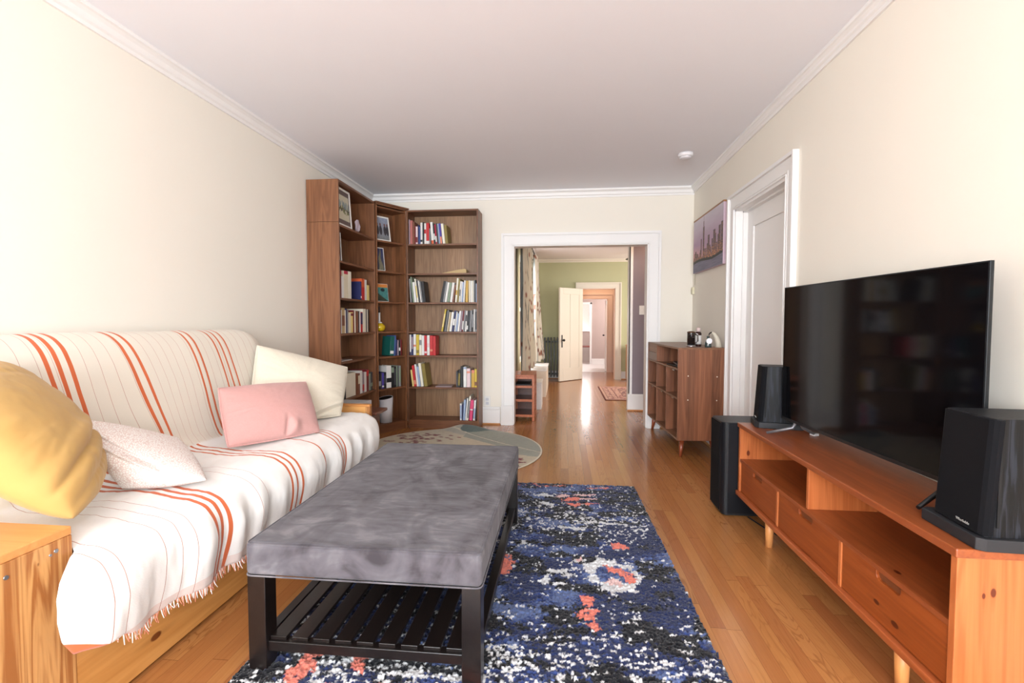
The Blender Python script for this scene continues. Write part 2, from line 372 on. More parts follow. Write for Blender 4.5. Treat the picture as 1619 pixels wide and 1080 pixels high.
# the closed door: stiles, rails and one long recessed panel
d0, d1, dx = DY0+.02, DY1-.02, XR+.08
dm = MB().box(dx, dx+.035, d0, d0+.12, .01, DZ-.02).box(dx, dx+.035, d1-.12, d1, .01, DZ-.02).box(dx, dx+.035, d0+.12, d1-.12, DZ-.16, DZ-.02).box(dx, dx+.035, d0+.12, d1-.12, .01, .26)
door1 = ST('door_1', dm, TRIMM, bevel=.003)
MB().box(dx+.012, dx+.03, d0+.12, d1-.12, .26, DZ-.16).build('door_panel', TRIMM, door1)

# ================================================================== HALL AND ROOMS BEYOND
XHL = -.60
# left hall wall with a window
LW0, LW1, LZ0, LZ1 = 6.9, 8.75, .55, 2.15
o = MB().box(XHL-.12, XHL, YB+.14, LW0, 0, HC).box(XHL-.12, XHL, LW1, YG, 0, HC).box(XHL-.12, XHL, LW0, LW1, 0, LZ0).box(XHL-.12, XHL, LW0, LW1, LZ1, HC)
BEIGEW = plain((206, 192, 160), .85, var=.015, scale=3, name='beige_hall_paint', spec=.2)
ST('wall_hall_left', o, BEIGEW)
o = MB().box(XHL-.06, XHL-.02, LW0, LW0+.05, LZ0, LZ1).box(XHL-.06, XHL-.02, LW1-.05, LW1, LZ0, LZ1).box(XHL-.06, XHL-.02, LW0, LW1, LZ0, LZ0+.05).box(XHL-.06, XHL-.02, LW0, LW1, LZ1-.05, LZ1).box(XHL-.06, XHL-.02, LW0, LW1, 1.32, 1.37).box(XHL-.06, XHL-.02, 7.8, 7.85, LZ0, LZ1)
ST('window_2', o, TRIMM)
# dark framed opening low on the left hall wall
o = MB().box(XHL, XHL+.02, 5.60, 5.67, 0, 1.80).box(XHL, XHL+.02, 5.93, 6.0, 0, 1.80).box(XHL, XHL+.021, 5.60, 6.0, 1.73, 1.801)
fr = ST('door_4', o, DKBROWN, bevel=.003); MB().box(XHL, XHL+.008, 5.67, 5.93, 0, 1.73).build('door_panel', wood('tan_door_wood', (150, 112, 80), (176, 136, 100), 2, .5), fr)
# stub wall at the end of the hall, right
SX = .885; SY = 6.37
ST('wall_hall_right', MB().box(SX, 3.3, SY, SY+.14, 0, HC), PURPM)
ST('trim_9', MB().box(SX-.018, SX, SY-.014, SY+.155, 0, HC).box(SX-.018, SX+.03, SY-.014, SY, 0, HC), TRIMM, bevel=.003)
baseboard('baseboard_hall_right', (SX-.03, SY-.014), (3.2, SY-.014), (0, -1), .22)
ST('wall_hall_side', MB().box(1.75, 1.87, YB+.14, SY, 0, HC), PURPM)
# far green wall with a doorway
GX0, GX1, GZ = .40, 1.06, 1.815
o = MB().box(XHL, GX0, YG, YG+.12, 0, HC).box(GX1, 3.3, YG, YG+.12, 0, HC).box(GX0, GX1, YG, YG+.12, GZ, HC)
ST('wall_dining_far', o, GREENM)
casing_y('trim_10', GX0, GX1, GZ, YG, wd=.12, m=CREAMDOOR, plinth=.2)
PINKM = plain((240, 206, 186), .6, var=.012, scale=4, name='peach_trim_paint')
ST('trim_11', MB().box(GX0, GX0+.012, YG, YG+.14, 0, GZ).box(GX1-.012, GX1, YG, YG+.14, 0, GZ).box(GX0, GX1, YG, YG+.14, GZ-.012, GZ), PINKM)
crown('trim_12', (XHL, YG), (3.3, YG), (0, -1), HC, .06, .04, CREAMDOOR)
crown('trim_13', (XHL, YB+.14), (XHL, YG), (1, 0), HC, .06, .04, CREAMDOOR)
baseboard('baseboard_dining_far', (GX1+.12, YG), (3.3, YG), (0, -1), .16)
baseboard('baseboard_dining_left', (XHL, YG), (GX0-.12, YG), (0, -1), .16)
ST('wall_dining_right', MB().box(3.2, 3.32, SY+.14, YG, 0, HC), GREENM)
# passage and kitchen
ST('wall_passage_left', MB().box(.18, .3, YG+.12, 11.1, 0, HC), MAUVE)
ST('wall_passage_right', MB().box(1.5, 1.62, YG+.12, 11.1, 0, HC), MAUVE)
IX0, IX1, IZ = .42, 1.03, 1.665
o = MB().box(-1.2, IX0, 11.1, 11.2, 0, HC).box(IX1, 2.2, 11.1, 11.2, 0, HC).box(IX0, IX1, 11.1, 11.2, IZ, HC)
ST('wall_passage_far', o, PINKM)
casing_y('trim_14', IX0, IX1, IZ, 11.1, wd=.115, m=PINKM, plinth=0)
ST('wall_kitchen_middle', MB().box(.80, 2.2, 13.1, 13.2, 0, HC).box(-1.2, .80, 13.1, 13.2, 1.62, HC), MAUVE)
ST('trim_15', MB().box(.76, .805, 13.07, 13.22, 0, 1.66).box(-1.2, .805, 13.07, 13.22, 1.62, 1.67), TRIMM)
baseboard('baseboard_kitchen', (.81, 13.1), (2.1, 13.1), (0, -1), .15, shoe=False)
ST('wall_kitchen_right', MB().box(2.1, 2.2, 11.2, 15.2, 0, HC), MAUVE)
ST('wall_kitchen_left', MB().box(-1.2, -1.1, 11.2, 15.2, 0, HC), MAUVE)
ST('wall_kitchen_far', MB().box(-1.2, 2.2, 15.0, 15.1, 0, HC), plain((246, 242, 238), .8, name='white_kitchen_paint'))
# open cream door in the green wall
ang = math.atan2(9.22-9.70, -.045-.405); dl = .66
r = bpy.data.objects.new('door_2', None); C.objects.link(r); r.location = (.405, 9.70, 0); r.rotation_euler = (0, 0, ang); r['kind'] = 'structure'
MB().box(0, .10, -.018, .018, .01, GZ-.01).box(dl-.10, dl, -.018, .018, .01, GZ-.01).box(.1, dl-.1, -.018, .018, GZ-.13, GZ-.01).box(.1, dl-.1, -.018, .018, .01, .26).box(dl/2-.035, dl/2+.035, -.018, .018, .26, GZ-.13).build('door_leaf', CREAMDOOR, r, .003)
MB().box(.1, dl/2-.035, -.008, .008, .26, GZ-.13).box(dl/2+.035, dl-.1, -.008, .008, .26, GZ-.13).build('door_panel', CREAMDOOR, r)
h = MB().box(dl-.075, dl-.045, .018, .023, .66, .90).build('handle_plate', BLACKM, r, .002)
MB().tube([(dl-.06, .02, .80), (dl-.06, .065, .80)], .009).lathe((dl-.06, .07, .775), [(.006, 0), (.022, .012), (.026, .025), (.022, .038), (.006, .05)]).build('door_knob', BLACKM, h)
# white glazed kitchen door standing open
ang = R(84)
r = bpy.data.objects.new('door_3', None); C.objects.link(r); r.location = (1.01, 11.22, 0); r.rotation_euler = (0, 0, ang); r['kind'] = 'structure'
MB().box(0, .09, -.018, .018, .01, 1.64).box(.61, .70, -.018, .018, .01, 1.64).box(.09, .61, -.018, .018, 1.54, 1.64).box(.09, .61, -.018, .018, .01, .62).build('door_leaf', TRIMM, r, .003)
n = NT('door_glass'); n.b.inputs['Base Color'].default_value = (.95, .97, 1, 1); n.b.inputs['Transmission Weight'].default_value = 1; n.b.inputs['Roughness'].default_value = .05
MB().box(.09, .61, -.004, .004, .62, 1.54).build('door_glass', n.m, r)
MB().tube([(.65, .018, .82), (.65, .06, .82)], .008).lathe((.65, .065, .80), [(.005, 0), (.02, .01), (.024, .02), (.02, .03), (.005, .04)]).build('door_knob', BLACKM, r)

# ================================================================== SOFA (FUTON FRAME) AND THROW
AY = 1.20; FY = 3.325; FX = -1.375
t = thing('futon_sofa', (-1.75, 2.2, 0), 'pine futon sofa with box arms, covered by a striped white throw', 'sofa')
O = t.location
a = MB(O).box(FX-.035, FX, .90, AY, .0, .572).build('arm_front', FUT_Z, t, .003)
b = MB(O).box(FX-.008, FX+.0008, AY-.028, AY-.018, 0, .001)
MB(O).box(-2.12, FX, .90, AY, .572, .597).build('arm_top', FUT_X, t, .004)
MB(O).box(-2.12, FX-.035, AY-.03, AY, .0, .572).build('arm_side', FUT_Z, t, .003)
for yy, zz in ((1.155, .545), (1.035, .535), (1.14, .54)):
    rr = .0055 if yy != 1.14 else .0035
    MB(O).tube([(FX-.003, yy, zz), (FX+.0025, yy, zz)], rr, 14).build('bolt', METALG, t)
MB(O).box(FX-.035, FX-.0, FY, FY+.035, 0, .56).build('arm_front', FUT_Z, t, .003)
MB(O).box(-2.12, FX-.035, FY, FY+.035, .0, .56).build('arm_side', plain((238, 176, 104), .4, name='orange_pine_arm'), t, .003)
MB(O).box(-2.12, FX, FY-.006, FY+.037, .553, .569).build('arm_top', FUT_X, t, .003)
MB(O).box(FX-.03, FX-.002, AY, FY, .012, .30).build('front_rail', FUT_Y, t, .003)
MB(O).box(-2.12, -2.09, AY, FY, .1, .9).build('back_rail', FUT_Y, t, .003)
MB(O).box(-2.08, FX-.03, AY, FY, .27, .30).build('slat_deck', FUT_Y, t)
MATT = plain((226, 216, 196), .9, name='mattress_canvas')
MB(O).box(-1.83, -1.30, AY+.03, 3.22, .30, .505).build('seat_mattress', MATT, t, .06, 5)
mm = Matrix.Translation((-2.035, 0, .30)) @ Matrix.Rotation(R(4), 4, 'Y').inverted()
MB(O).box(-.06, .11, AY+.02, 2.90, .02, .76, mat=mm).build('back_mattress', MATT, t, .05, 5)
# throw: a profile swept along the sofa, stripes woven across
prof = [(-1.262, .235), (-1.252, .28), (-1.238, .34), (-1.232, .40), (-1.242, .455), (-1.275, .505), (-1.335, .532), (-1.42, .540), (-1.53, .542), (-1.64, .543),
        (-1.74, .548), (-1.79, .560), (-1.815, .60), (-1.83, .66), (-1.85, .74), (-1.872, .83), (-1.895, .92), (-1.92, 1.0), (-1.945, 1.06), (-1.985, 1.105), (-2.04, 1.122), (-2.095, 1.11), (-2.125, 1.06), (-2.135, .96), (-2.138, .8)]
pp = np.array(prof); seg = np.r_[0, np.cumsum(np.hypot(*np.diff(pp, axis=0).T))]; NS = 190; s_ = np.linspace(0, seg[-1], NS)
px = np.interp(s_, seg, pp[:, 0]); pz = np.interp(s_, seg, pp[:, 1])
for _ in range(6): px[1:-1] = (px[:-2]+px[1:-1]*2+px[2:])/4; pz[1:-1] = (pz[:-2]+pz[1:-1]*2+pz[2:])/4
sc_front, sc_top, sc_crease = seg[5], seg[7], seg[11]; sc_bt = seg[20]
NY = 460; vv = np.linspace(0, 1, NY)
S, V = np.meshgrid(s_, vv, indexing='ij')
y0 = np.interp(S, [0, .046, .108, .168, .224, .284, .35, .39, .44], [1.192, 1.124, 1.087, 1.074, 1.082, 1.120, 1.172, 1.205, 1.216])
y0 = np.where(S < sc_crease, y0, 1.215-.05*np.clip((S-sc_crease)/.3, 0, 1))
y1 = 3.285-.03*np.clip((S-sc_top)/.1, 0, 1)+.0*S
y1 = np.where(S > sc_crease-.05, y1-(.29+.035*np.sin(S*9))*np.clip((S-sc_crease+.05)/.35, 0, 1)**.7, y1)
Y = y0+(y1-y0)*V
tx = np.gradient(px); tz = np.gradient(pz); L_ = np.hypot(tx, tz); nx_, nz_ = -tz/L_, tx/L_
nx_, nz_ = -nx_, -nz_                                   # outward: to the room and up
sgn = 1 if nz_[60] > 0 else -1; nx_, nz_ = nx_*sgn, nz_*sgn
front = np.clip((sc_front-S)/.12, 0, 1)
seat = np.clip((S-sc_front)/.08, 0, 1)*np.clip((sc_crease-S)/.1, 0, 1)
back = np.clip((S-sc_crease-.03)/.1, 0, 1)
disp = front*(.010*np.sin(Y*31+2*np.sin(Y*7))+.016*(fbm(Y*9, S*3, 3)-.5)*2)
disp += seat*(.030*(fbm(Y*3.2+S*2, S*6-Y*1.5, 11)-.5)+.012*np.abs(fbm(Y*8-S*7, S*12, 14)-.5))
disp += back*(.016*(fbm(Y*2.2, S*2.6, 21)-.5)+.004*(fbm(Y*9, S*2, 22)-.5))
creasef = np.exp(-((S-sc_crease)/.07)**2); disp += creasef*(.022*(fbm(Y*9, S*18, 31)-.45))
# round off ends of cloth so that it falls over the mattress ends
dn = np.clip((Y-y0)/.12, 0, 1); df = np.clip((y1-Y)/.16, 0, 1)
disp -= (1-dn)**2*.010*np.clip((S-sc_front+.02)/.1, 0, 1)+(1-df)**2*np.where(S < sc_crease, .07, .06)*1.0
curl = -.045*np.clip(1-(Y-y0)/.07, 0, 1)**1.6*np.clip(1-(S-.26)/.12, 0, 1)
hem = np.clip(1-S/.05, 0, 1)
PXX = px[:, None]+nx_[:, None]*disp+curl; PZZ = pz[:, None]+nz_[:, None]*disp
PZZ = PZZ+hem*(.060*np.clip((1.32-Y)/.2, 0, 1)+.012*np.sin(Y*5+1)+.006*np.sin(Y*23))
PXX = np.maximum(PXX, -2.15)
# woven stripes are drawn by the material from the position along the cloth width, with the drift the folds cause
sh = .016*(fbm(S*2.4, Y*.8, 41)-.5)+.003*np.sin(S*16+Y*5)
up = np.clip((S-sc_crease)/(sc_bt-sc_crease), 0, 1)
cseat = Y+sh; cback = Y+sh*.6-(1-up)*(.03+.085*np.exp(-((Y-2.03)/.16)**2))
rust = lin((206, 104, 62)); thin = lin((186, 134, 116)); back_shade = lin((228, 219, 204))
n = NT('throw_cotton')
def attr(nm): return n.n('ShaderNodeAttribute', attribute_name=nm).outputs['Fac']
aS, aB, aR, aH = attr('cseat'), attr('cback'), attr('backness'), attr('alongcloth')
def stripes(src, lst):
    tot = None
    for c, wdt in lst:
        k = n.math('COMPARE', src, c); k.node.inputs[2].default_value = wdt/2
        tot = k if tot is None else n.math('MAXIMUM', tot, k)
    return tot
isb = n.math('GREATER_THAN', aR, .5); iss = n.math('SUBTRACT', 1., isb)
fs = n.math('MULTIPLY', stripes(aS, [(1.587, .017), (1.624, .017), (1.662, .017), (2.085, .014), (2.125, .014), (2.168, .014), (2.40, .011), (2.56, .011), (2.598, .011), (2.636, .011), (3.20, .008), (3.235, .008)]), iss)
fb = n.math('MULTIPLY', stripes(aB, [(1.600, .017), (1.640, .017), (1.682, .017), (1.917, .015), (1.962, .015), (2.320, .013), (2.362, .013), (2.500, .012), (2.545, .012), (2.590, .012)]), isb)
ft = n.math('MULTIPLY', stripes(aS, [(1.182, .0022), (1.225, .0022), (1.375, .0022), (1.437, .0022), (1.49, .0022), (1.84, .002), (1.90, .002)]), iss)
fr_ = n.math('FRACT', n.math('DIVIDE', aB, .056)); fq = n.math('MULTIPLY', n.math('LESS_THAN', fr_, .034), n.math('MULTIPLY', isb, .8))
weave = n.noise(n.coords((260, 260, 260)), 1, 1)
bcol = n.mix(aR, lin((243, 240, 236)), back_shade)  # back of the throw beiger: how light falls there, put into the cloth colour
bcol = n.mix(n.math('MULTIPLY', weave, .12), bcol, lin((200, 192, 180)))
bcol = n.mix(n.math('MULTIPLY', n.math('LESS_THAN', aH, .045), .5), bcol, lin((226, 192, 180)))
bcol = n.mix(ft, bcol, thin); bcol = n.mix(fq, bcol, thin)
tcor = n.math('ADD', n.math('DIVIDE', n.math('SUBTRACT', aS, 1.06), .20), n.math('DIVIDE', aH, .12))
bcol = n.mix(n.math('MULTIPLY', n.math('LESS_THAN', tcor, 1.), n.math('GREATER_THAN', tcor, .62)), bcol, rust)
bcol = n.mix(fs, bcol, rust); bcol = n.mix(fb, bcol, rust)
n.col(bcol); n.b.inputs['Roughness'].default_value = .9; n.b.inputs['Sheen Weight'].default_value = .15; n.b.inputs['Specular IOR Level'].default_value = .2
n.bump(weave, .25, .001); THROW = n.m
th = npmesh('throw_blanket', np.stack([PXX, Y, PZZ], -1).reshape(-1, 3), gridfaces(NS, NY), THROW)
for nm, arr in (('cseat', cseat), ('cback', cback), ('backness', np.clip((S-sc_crease)/.02+.5, 0, 1)), ('alongcloth', S)):
    th.data.attributes.new(nm, 'FLOAT', 'POINT').data.foreach_set('value', arr.astype(np.float32).ravel())
so = th.modifiers.new('thick', 'SOLIDIFY'); so.thickness = .004; so.offset = 0
tag(th, 'white cotton throw with rust stripes and fringed hem draped over the futon sofa', 'throw')
fr = MB(); rr = random.Random(4)
for k in range(430):
    yy = 1.215+k*(3.26-1.215)/430+rr.uniform(-.002, .002); j = int((yy-float(y0[0, 0]))/(3.285-float(y0[0, 0]))*(NY-1)); j = min(max(j, 0), NY-1)
    x, z = float(PXX[0, j]), float(PZZ[0, j]); ln = rr.uniform(.018, .034); dxx = rr.uniform(-.008, .012); dy = rr.uniform(-.008, .008)
    fr.tube([(x, yy, z+.004), (x+dxx*.4, yy+dy*.4, z-ln*.5), (x+dxx, yy+dy, z-ln)], .0022, 5, .0012)
    if k % 2: 
        for f in list(fr.bm.faces)[-12:]: f.material_index = 1
fr.build('fringe', [plain((244, 238, 232), .9, name='white_fringe'), plain((226, 146, 118), .9, name='coral_fringe')], th)

# ---- pillows
def pillow(name, c, thick, m, label, cat='pillow', group=None, seed=0, wr=.012, pinch=.07, n=90, piping=None, tfun=None, exp=.5, corner=.0):
    P00, P10, P11, P01 = [np.array(q, float) for q in c]      # bottom-left, bottom-right, top-right, top-left as seen from the room
    u = np.linspace(-1, 1, n); U, W = np.meshgrid(u, u, indexing='ij')
    a = U*(1-pinch*(1-W**2)); b = W*(1-pinch*(1-U**2))
    A, B = (a+1)/2, (b+1)/2
    base = (P00*((1-A)*(1-B))[..., None]+P10*(A*(1-B))[..., None]+P11*(A*B)[..., None]+P01*((1-A)*B)[..., None])
    nrm = np.cross(P10-P00, P01-P00); nrm = nrm/np.linalg.norm(nrm)
    T = thick/2*((1-U**2).clip(0)*(1-W**2).clip(0))**exp
    r2 = np.hypot(U, W)+1e-6; angl = np.arctan2(W, U)
    edge = (np.maximum(np.abs(U), np.abs(W)))**3
    wrk = wr*edge*(fbm(angl*5+8, r2*1.5, seed)-.5)*2*(1-edge*.3)+wr*.6*(fbm(U*2.5+3, W*2.5+3, seed+5)-.5)
    if tfun is not None: wrk = wrk+tfun(U, W)
    mask = ((1-U**2)*(1-W**2)).clip(0)**.3
    f1 = base+nrm*(T+wrk*mask)[..., None]; f2 = base-nrm*(T*.8)[..., None]
    co = np.vstack([f1.reshape(-1, 3), f2.reshape(-1, 3)])
    o = npmesh(name, co, np.vstack([gridfaces(n, n), gridfaces(n, n, n*n, True)]), m)
    wl = o.modifiers.new('weld', 'WELD'); wl.merge_threshold = .0008
    cen = Vector(((P00+P11)/2).tolist())
    if piping is not None:
        rim = [base[i, 0] for i in range(0, n, 3)]+[base[n-1, i] for i in range(0, n, 3)]+[base[n-1-i, n-1] for i in range(0, n, 3)]+[base[0, n-1-i] for i in range(0, n, 3)]
        rim.append(rim[0]); MB().tube([tuple(q) for q in rim], .0042, 8, cap=False).build('piping', piping, o)
    return tag(o, label, cat, group)
def fabric(name, c1, c2, scale, bump, sheen=.2, stretch=(1, 1, 1), rough=.85, bd=.002):
    n = NT(name); f = n.noise(n.coords(stretch), scale, 3); n.col(n.mix(f, lin(c1), lin(c2))); n.b.inputs['Roughness'].default_value = rough
    n.b.inputs['Sheen Weight'].default_value = sheen; n.b.inputs['Specular IOR Level'].default_value = .2; n.bump(f, bump, bd); return n.m
YEL = fabric('yellow_velvet', (190, 150, 84), (204, 166, 104), 9, .1, .15, rough=.7)
def yf(U, W):
    a = W+.30-.20*U+.04*np.sin(U*3)
    return .010*np.exp(-(a/.10)**2)-.014*np.exp(-((a+.15)/.05)**2)+.008*np.exp(-((a+.28)/.08)**2)-.010*np.exp(-((a+.42)/.05)**2)-.008*np.exp(-((W-.72+.3*U)/.05)**2)*np.clip(.6-U, 0, 1)
pillow('velvet_pillow', [(-1.41, 1.235, .60), (-1.70, 1.59, .62), (-1.90, 1.43, 1.03), (-1.60, .98, .99)], .26, YEL, 'large mustard yellow velvet pillow leaning over the near sofa arm', seed=3, wr=.02, pinch=-.09, tfun=yf, exp=.45)
# white pillow with a small rose-grey woven pattern
n = NT('patterned_white_cotton'); v = n.coords((1, 1, 1))
br = n.n('ShaderNodeTexVoronoi', feature='DISTANCE_TO_EDGE'); br.inputs['Scale'].default_value = 120; n.l(v, br.inputs['Vector'])
k = n.ramp(br.outputs['Distance'], [(0, (1, 1, 1)), (.07, (1, 1, 1)), (.13, (0, 0, 0))]); n.col(n.mix(k, lin((242, 237, 232)), lin((222, 202, 194))))
n.b.inputs['Roughness'].default_value = .9; n.bump(br.outputs['Distance'], .2, .001); PATT = n.m
def wf(U, W): return -.016*np.exp(-((W-.3+.9*(U+.5))/.09)**2)*(U < .2)+.012*np.exp(-((W-.05+.9*(U+.5))/.08)**2)*(U < .2)
pillow('patterned_pillow', [(-1.60, 1.580, .560), (-1.355, 1.695, .562), (-1.63, 1.88, .675), (-1.765, 1.59, .810)], .20, PATT, 'white pillow with a fine woven pattern lying beside the yellow one', seed=9, wr=.010, pinch=-.10, tfun=wf)
PINK = fabric('pink_cotton', (198, 150, 144), (208, 160, 154), 160, .15, .2)
def pf(U, W): return .030*np.exp(-(((U-.35)/.12)**2+((W+.85)/.25)**2))-.022*np.exp(-(((U-.18)/.06)**2+((W+.85)/.3)**2))
pillow('pink_pillow', [(-1.585, 2.125, .570), (-1.35, 2.545, .555), (-1.55, 2.77, .80), (-1.73, 2.26, .83)], .17, PINK, 'dusty pink pillow with flanged edge in front of the cream one', seed=12, wr=.012, pinch=-.025, piping=PINK, tfun=pf)
CRM = fabric('cream_cotton', (214, 204, 184), (226, 217, 199), 110, .35, .2, (1, 1, 3))
def cf(U, W): return -.02*np.exp(-((W+.75-.5*(U-.8))/.05)**2)*(U > .3)+.016*np.exp(-((W+.62-.5*(U-.8))/.05)**2)*(U > .3)
pillow('cream_pillow', [(-1.79, 2.58, .57), (-1.43, 2.97, .56), (-1.50, 3.235, .845), (-1.87, 2.79, 1.02)], .21, CRM, 'large cream ribbed pillow at the far end of the sofa', seed=17, wr=.020, pinch=-.02, piping=CRM, tfun=cf)

# ================================================================== BENCH
t = thing('upholstered_bench', (-.64, 2.1, .012), 'long grey suede bench on dark legs with a slatted lower shelf', 'bench'); O = t.location
BX0, BX1, BY0, BY1 = -1.035, -.245, 1.45, 2.76
n = NT('grey_suede'); v = n.coords((1.6, 1, 1)); a1 = n.noise(v, 3.2, 5, 1.6); a2 = n.noise(n.coords((.8, 2.2, 1)), 6, 3, 2.5); fine = n.noise(n.coords(), 260, 2)
f = n.math('ADD', n.math('MULTIPLY', a1, .65), n.math('MULTIPLY', a2, .35))
n.col(n.ramp(f, [(.36, lin((60, 56, 60))), (.46, lin((84, 80, 85))), (.55, lin((95, 92, 97))), (.66, lin((120, 116, 120)))]))
n.b.inputs['Roughness'].default_value = .8; n.b.inputs['Sheen Weight'].default_value = .12; n.b.inputs['Specular IOR Level'].default_value = .15; n.bump(fine, .1, .001); SUEDE = n.m
# cushion: gently crowned top
nx2, ny2 = 60, 90; u = np.linspace(-1, 1, nx2); v2 = np.linspace(-1, 1, ny2); U, V2 = np.meshgrid(u, v2, indexing='ij')
def shell(z, infl): return np.stack([(BX0+BX1)/2+U*(BX1-BX0)/2, (BY0+BY1)/2+V2*(BY1-BY0)/2, z+infl], -1)
crownz = .012*((1-U**8)*(1-V2**8))+.006*(fbm(U*2+4, V2*3+4, 51)-.5)
mb = MB(O); mb.box(BX0, BX1, BY0, BY1, .335, .447)
cu = mb.build('seat_cushion', SUEDE, t, .018, 4)
top = shell(.4475, crownz-.004); top[..., 0] = (BX0+BX1)/2+U*((BX1-BX0)/2-.012); top[..., 1] = (BY0+BY1)/2+V2*((BY1-BY0)/2-.012)
tp = npmesh('cushion_top', top.reshape(-1, 3)-np.array(O), gridfaces(nx2, ny2), SUEDE, t)
def looprect(x0, x1, y0, y1, z, r=.02):
    pts = []
    for cx, cy, a0 in ((x1-r, y1-r, 0), (x0+r, y1-r, 90), (x0+r, y0+r, 180), (x1-r, y0+r, 270)):
        for k in range(5): a = R(a0+k*22.5); pts.append((cx+r*math.cos(a), cy+r*math.sin(a), z))
    return pts+[pts[0]]
MB(O).tube(looprect(BX0+.004, BX1-.004, BY0+.004, BY1-.004, .4425), .0028, 6, cap=False).build('top_piping', SUEDE, cu)
MB(O).tube(looprect(BX0, BX1, BY0, BY1, .337), .0028, 6, cap=False).build('bottom_piping', SUEDE, cu)
lw = .062
for xx in (BX0+.004, BX1-.004-lw):
    for yy in (BY0+.006, BY1-.006-lw): MB(O).box(xx, xx+lw, yy, yy+lw, .012, .336).build('leg', BLACKWOOD, t, .002)
zs = .105
MB(O).box(BX0+.03, BX1-.03, BY0+.02, BY0+.055, zs-.034, zs).build('shelf_rail', BLACKWOOD, t, .002)
MB(O).box(BX0+.03, BX1-.03, BY1-.055, BY1-.02, zs-.034, zs).build('shelf_rail', BLACKWOOD, t, .002)
MB(O).box(BX0+.015, BX0+.05, BY0+.06, BY1-.06, zs-.034, zs).build('shelf_rail', BLACKWOOD, t, .002)
MB(O).box(BX1-.05, BX1-.015, BY0+.06, BY1-.06, zs-.034, zs).build('shelf_rail', BLACKWOOD, t, .002)
for k in range(9):
    xx = BX0+.066+k*(BX1-BX0-.132-.056)/8; MB(O).box(xx, xx+.056, BY0+.03, BY1-.03, zs, zs+.012).build('shelf_slat', BLACKWOOD, t, .0015)

# ================================================================== SHAG RUG
RX0, RX1, RY0, RY1 = -1.09, .53, .95, 3.40
step = .0042; gx = np.arange(RX0, RX1, step); gy = np.arange(RY0, RY1, step); GXX, GYY = np.meshgrid(gx, gy, indexing='ij')
cw, chh = .0095, .0070
# nearest jittered tuft centre
best = np.full(GXX.shape, 9.); bi = np.zeros(GXX.shape, int); bj = np.zeros(GXX.shape, int); rj = np.random.default_rng(5).random((512, 512, 2))
ci = np.floor((GXX+3)/cw).astype(int); cj = np.floor((GYY+3)/chh).astype(int)
for di in (-1, 0, 1):
    for dj in (-1, 0, 1):
        a, b = ci+di, cj+dj; rx = rj[a % 512, b % 512]
        d = ((GXX+3-(a+.2+.6*rx[..., 0])*cw)/cw)**2+((GYY+3-(b+.2+.6*rx[..., 1])*chh)/chh)**2
        m = d < best; best[m] = d[m]; bi[m] = a[m]; bj[m] = b[m]
TX = (bi+.5)*cw-3; TY = (bj+.5)*chh-3; tr = np.random.default_rng(6).random((512, 512, 3))[bi % 512, bj % 512]
WX_ = TX+.07*(fbm(TX*11, TY*11, 601)-.5)+.03*(fbm(TX*40, TY*50, 603)-.5); WY_ = TY+.07*(fbm(TX*11, TY*14, 602)-.5)+.03*(fbm(TX*40, TY*50, 604)-.5)
def blob(x, y, rx, ry): return np.exp(-(((WX_-x)/rx)**2+((WY_-y)/ry)**2))
def ring(x, y, rx, ry, w): r = np.hypot((WX_-x)/rx, (WY_-y)/ry); return np.exp(-((r-1)/w)**2)
warp = (fbm(TX*22, TY*34, 61)-.5)
edgep = np.minimum.reduce([TX-RX0, RX1-TX, TY-RY0, RY1-TY])
black = np.array(lin((17, 17, 23))); navy = np.array(lin((30, 40, 78))); blue = np.array(lin((46, 62, 112))); dusty = np.array(lin((84, 100, 142)))
white = np.array(lin((208, 209, 210))); coral = np.array(lin((220, 122, 104))); pinkw = np.array(lin((220, 184, 180)))
RC = np.ones(TX.shape+(3,))*navy
bf = fbm(TX*5+9, TY*8, 63)+.16*(fbm(TX*60, TY*80, 65)-.5)+.14*(tr[..., 0]-.5)
RC[bf > .50] = blue; RC[bf > .60] = dusty
dens_b = .5*np.exp(-((TY-3.0)/.16)**2)+.35*np.clip(1-edgep/.10, 0, 1)+.35*np.clip((1.75-TY)/.3, 0, 1)+.25*np.exp(-((TY-2.72)/.1)**2)
df_ = fbm(TX*7, TY*17, 62)+.30*(fbm(TX*45, TY*62, 67)-.5)+.10*(tr[..., 1]-.5)
RC[df_ > .56-.16*dens_b] = black
near = np.clip((1.92-TY)/.45, 0, 1); rows_ = .5+.5*np.sin(TY*2*PI/.034+fbm(TX*4, TY*4, 66)*7)
dens = .08+.34*near+.34*near*(rows_-.5)+.34*np.exp(-((TY-2.80)/.16)**2)+.10*np.exp(-((TY-3.33)/.05)**2)-.3*np.clip(1-edgep/.05, 0, 1)-.18*np.exp(-((TY-2.05)/.12)**2)+.22*(fbm(TX*4, TY*6, 69)-.5)
wf_ = fbm(TX*48, TY*78, 64, 2)*.8+.2*tr[..., 2]
w_on = wf_ > .76-.36*dens
med = np.zeros_like(TX)
for (x, y, rx, ry) in ((.226, 2.19, .10, .11), (-.79, 1.50, .055, .06), (-.105, 2.99, .05, .04), (-.62, 2.3, .1, .1), (-.75, 2.9, .1, .1)):
    med = np.maximum(med, ring(x, y, rx, ry, .38)*(.25+1.25*fbm(TX*16, TY*16, 605))+1.6*warp)
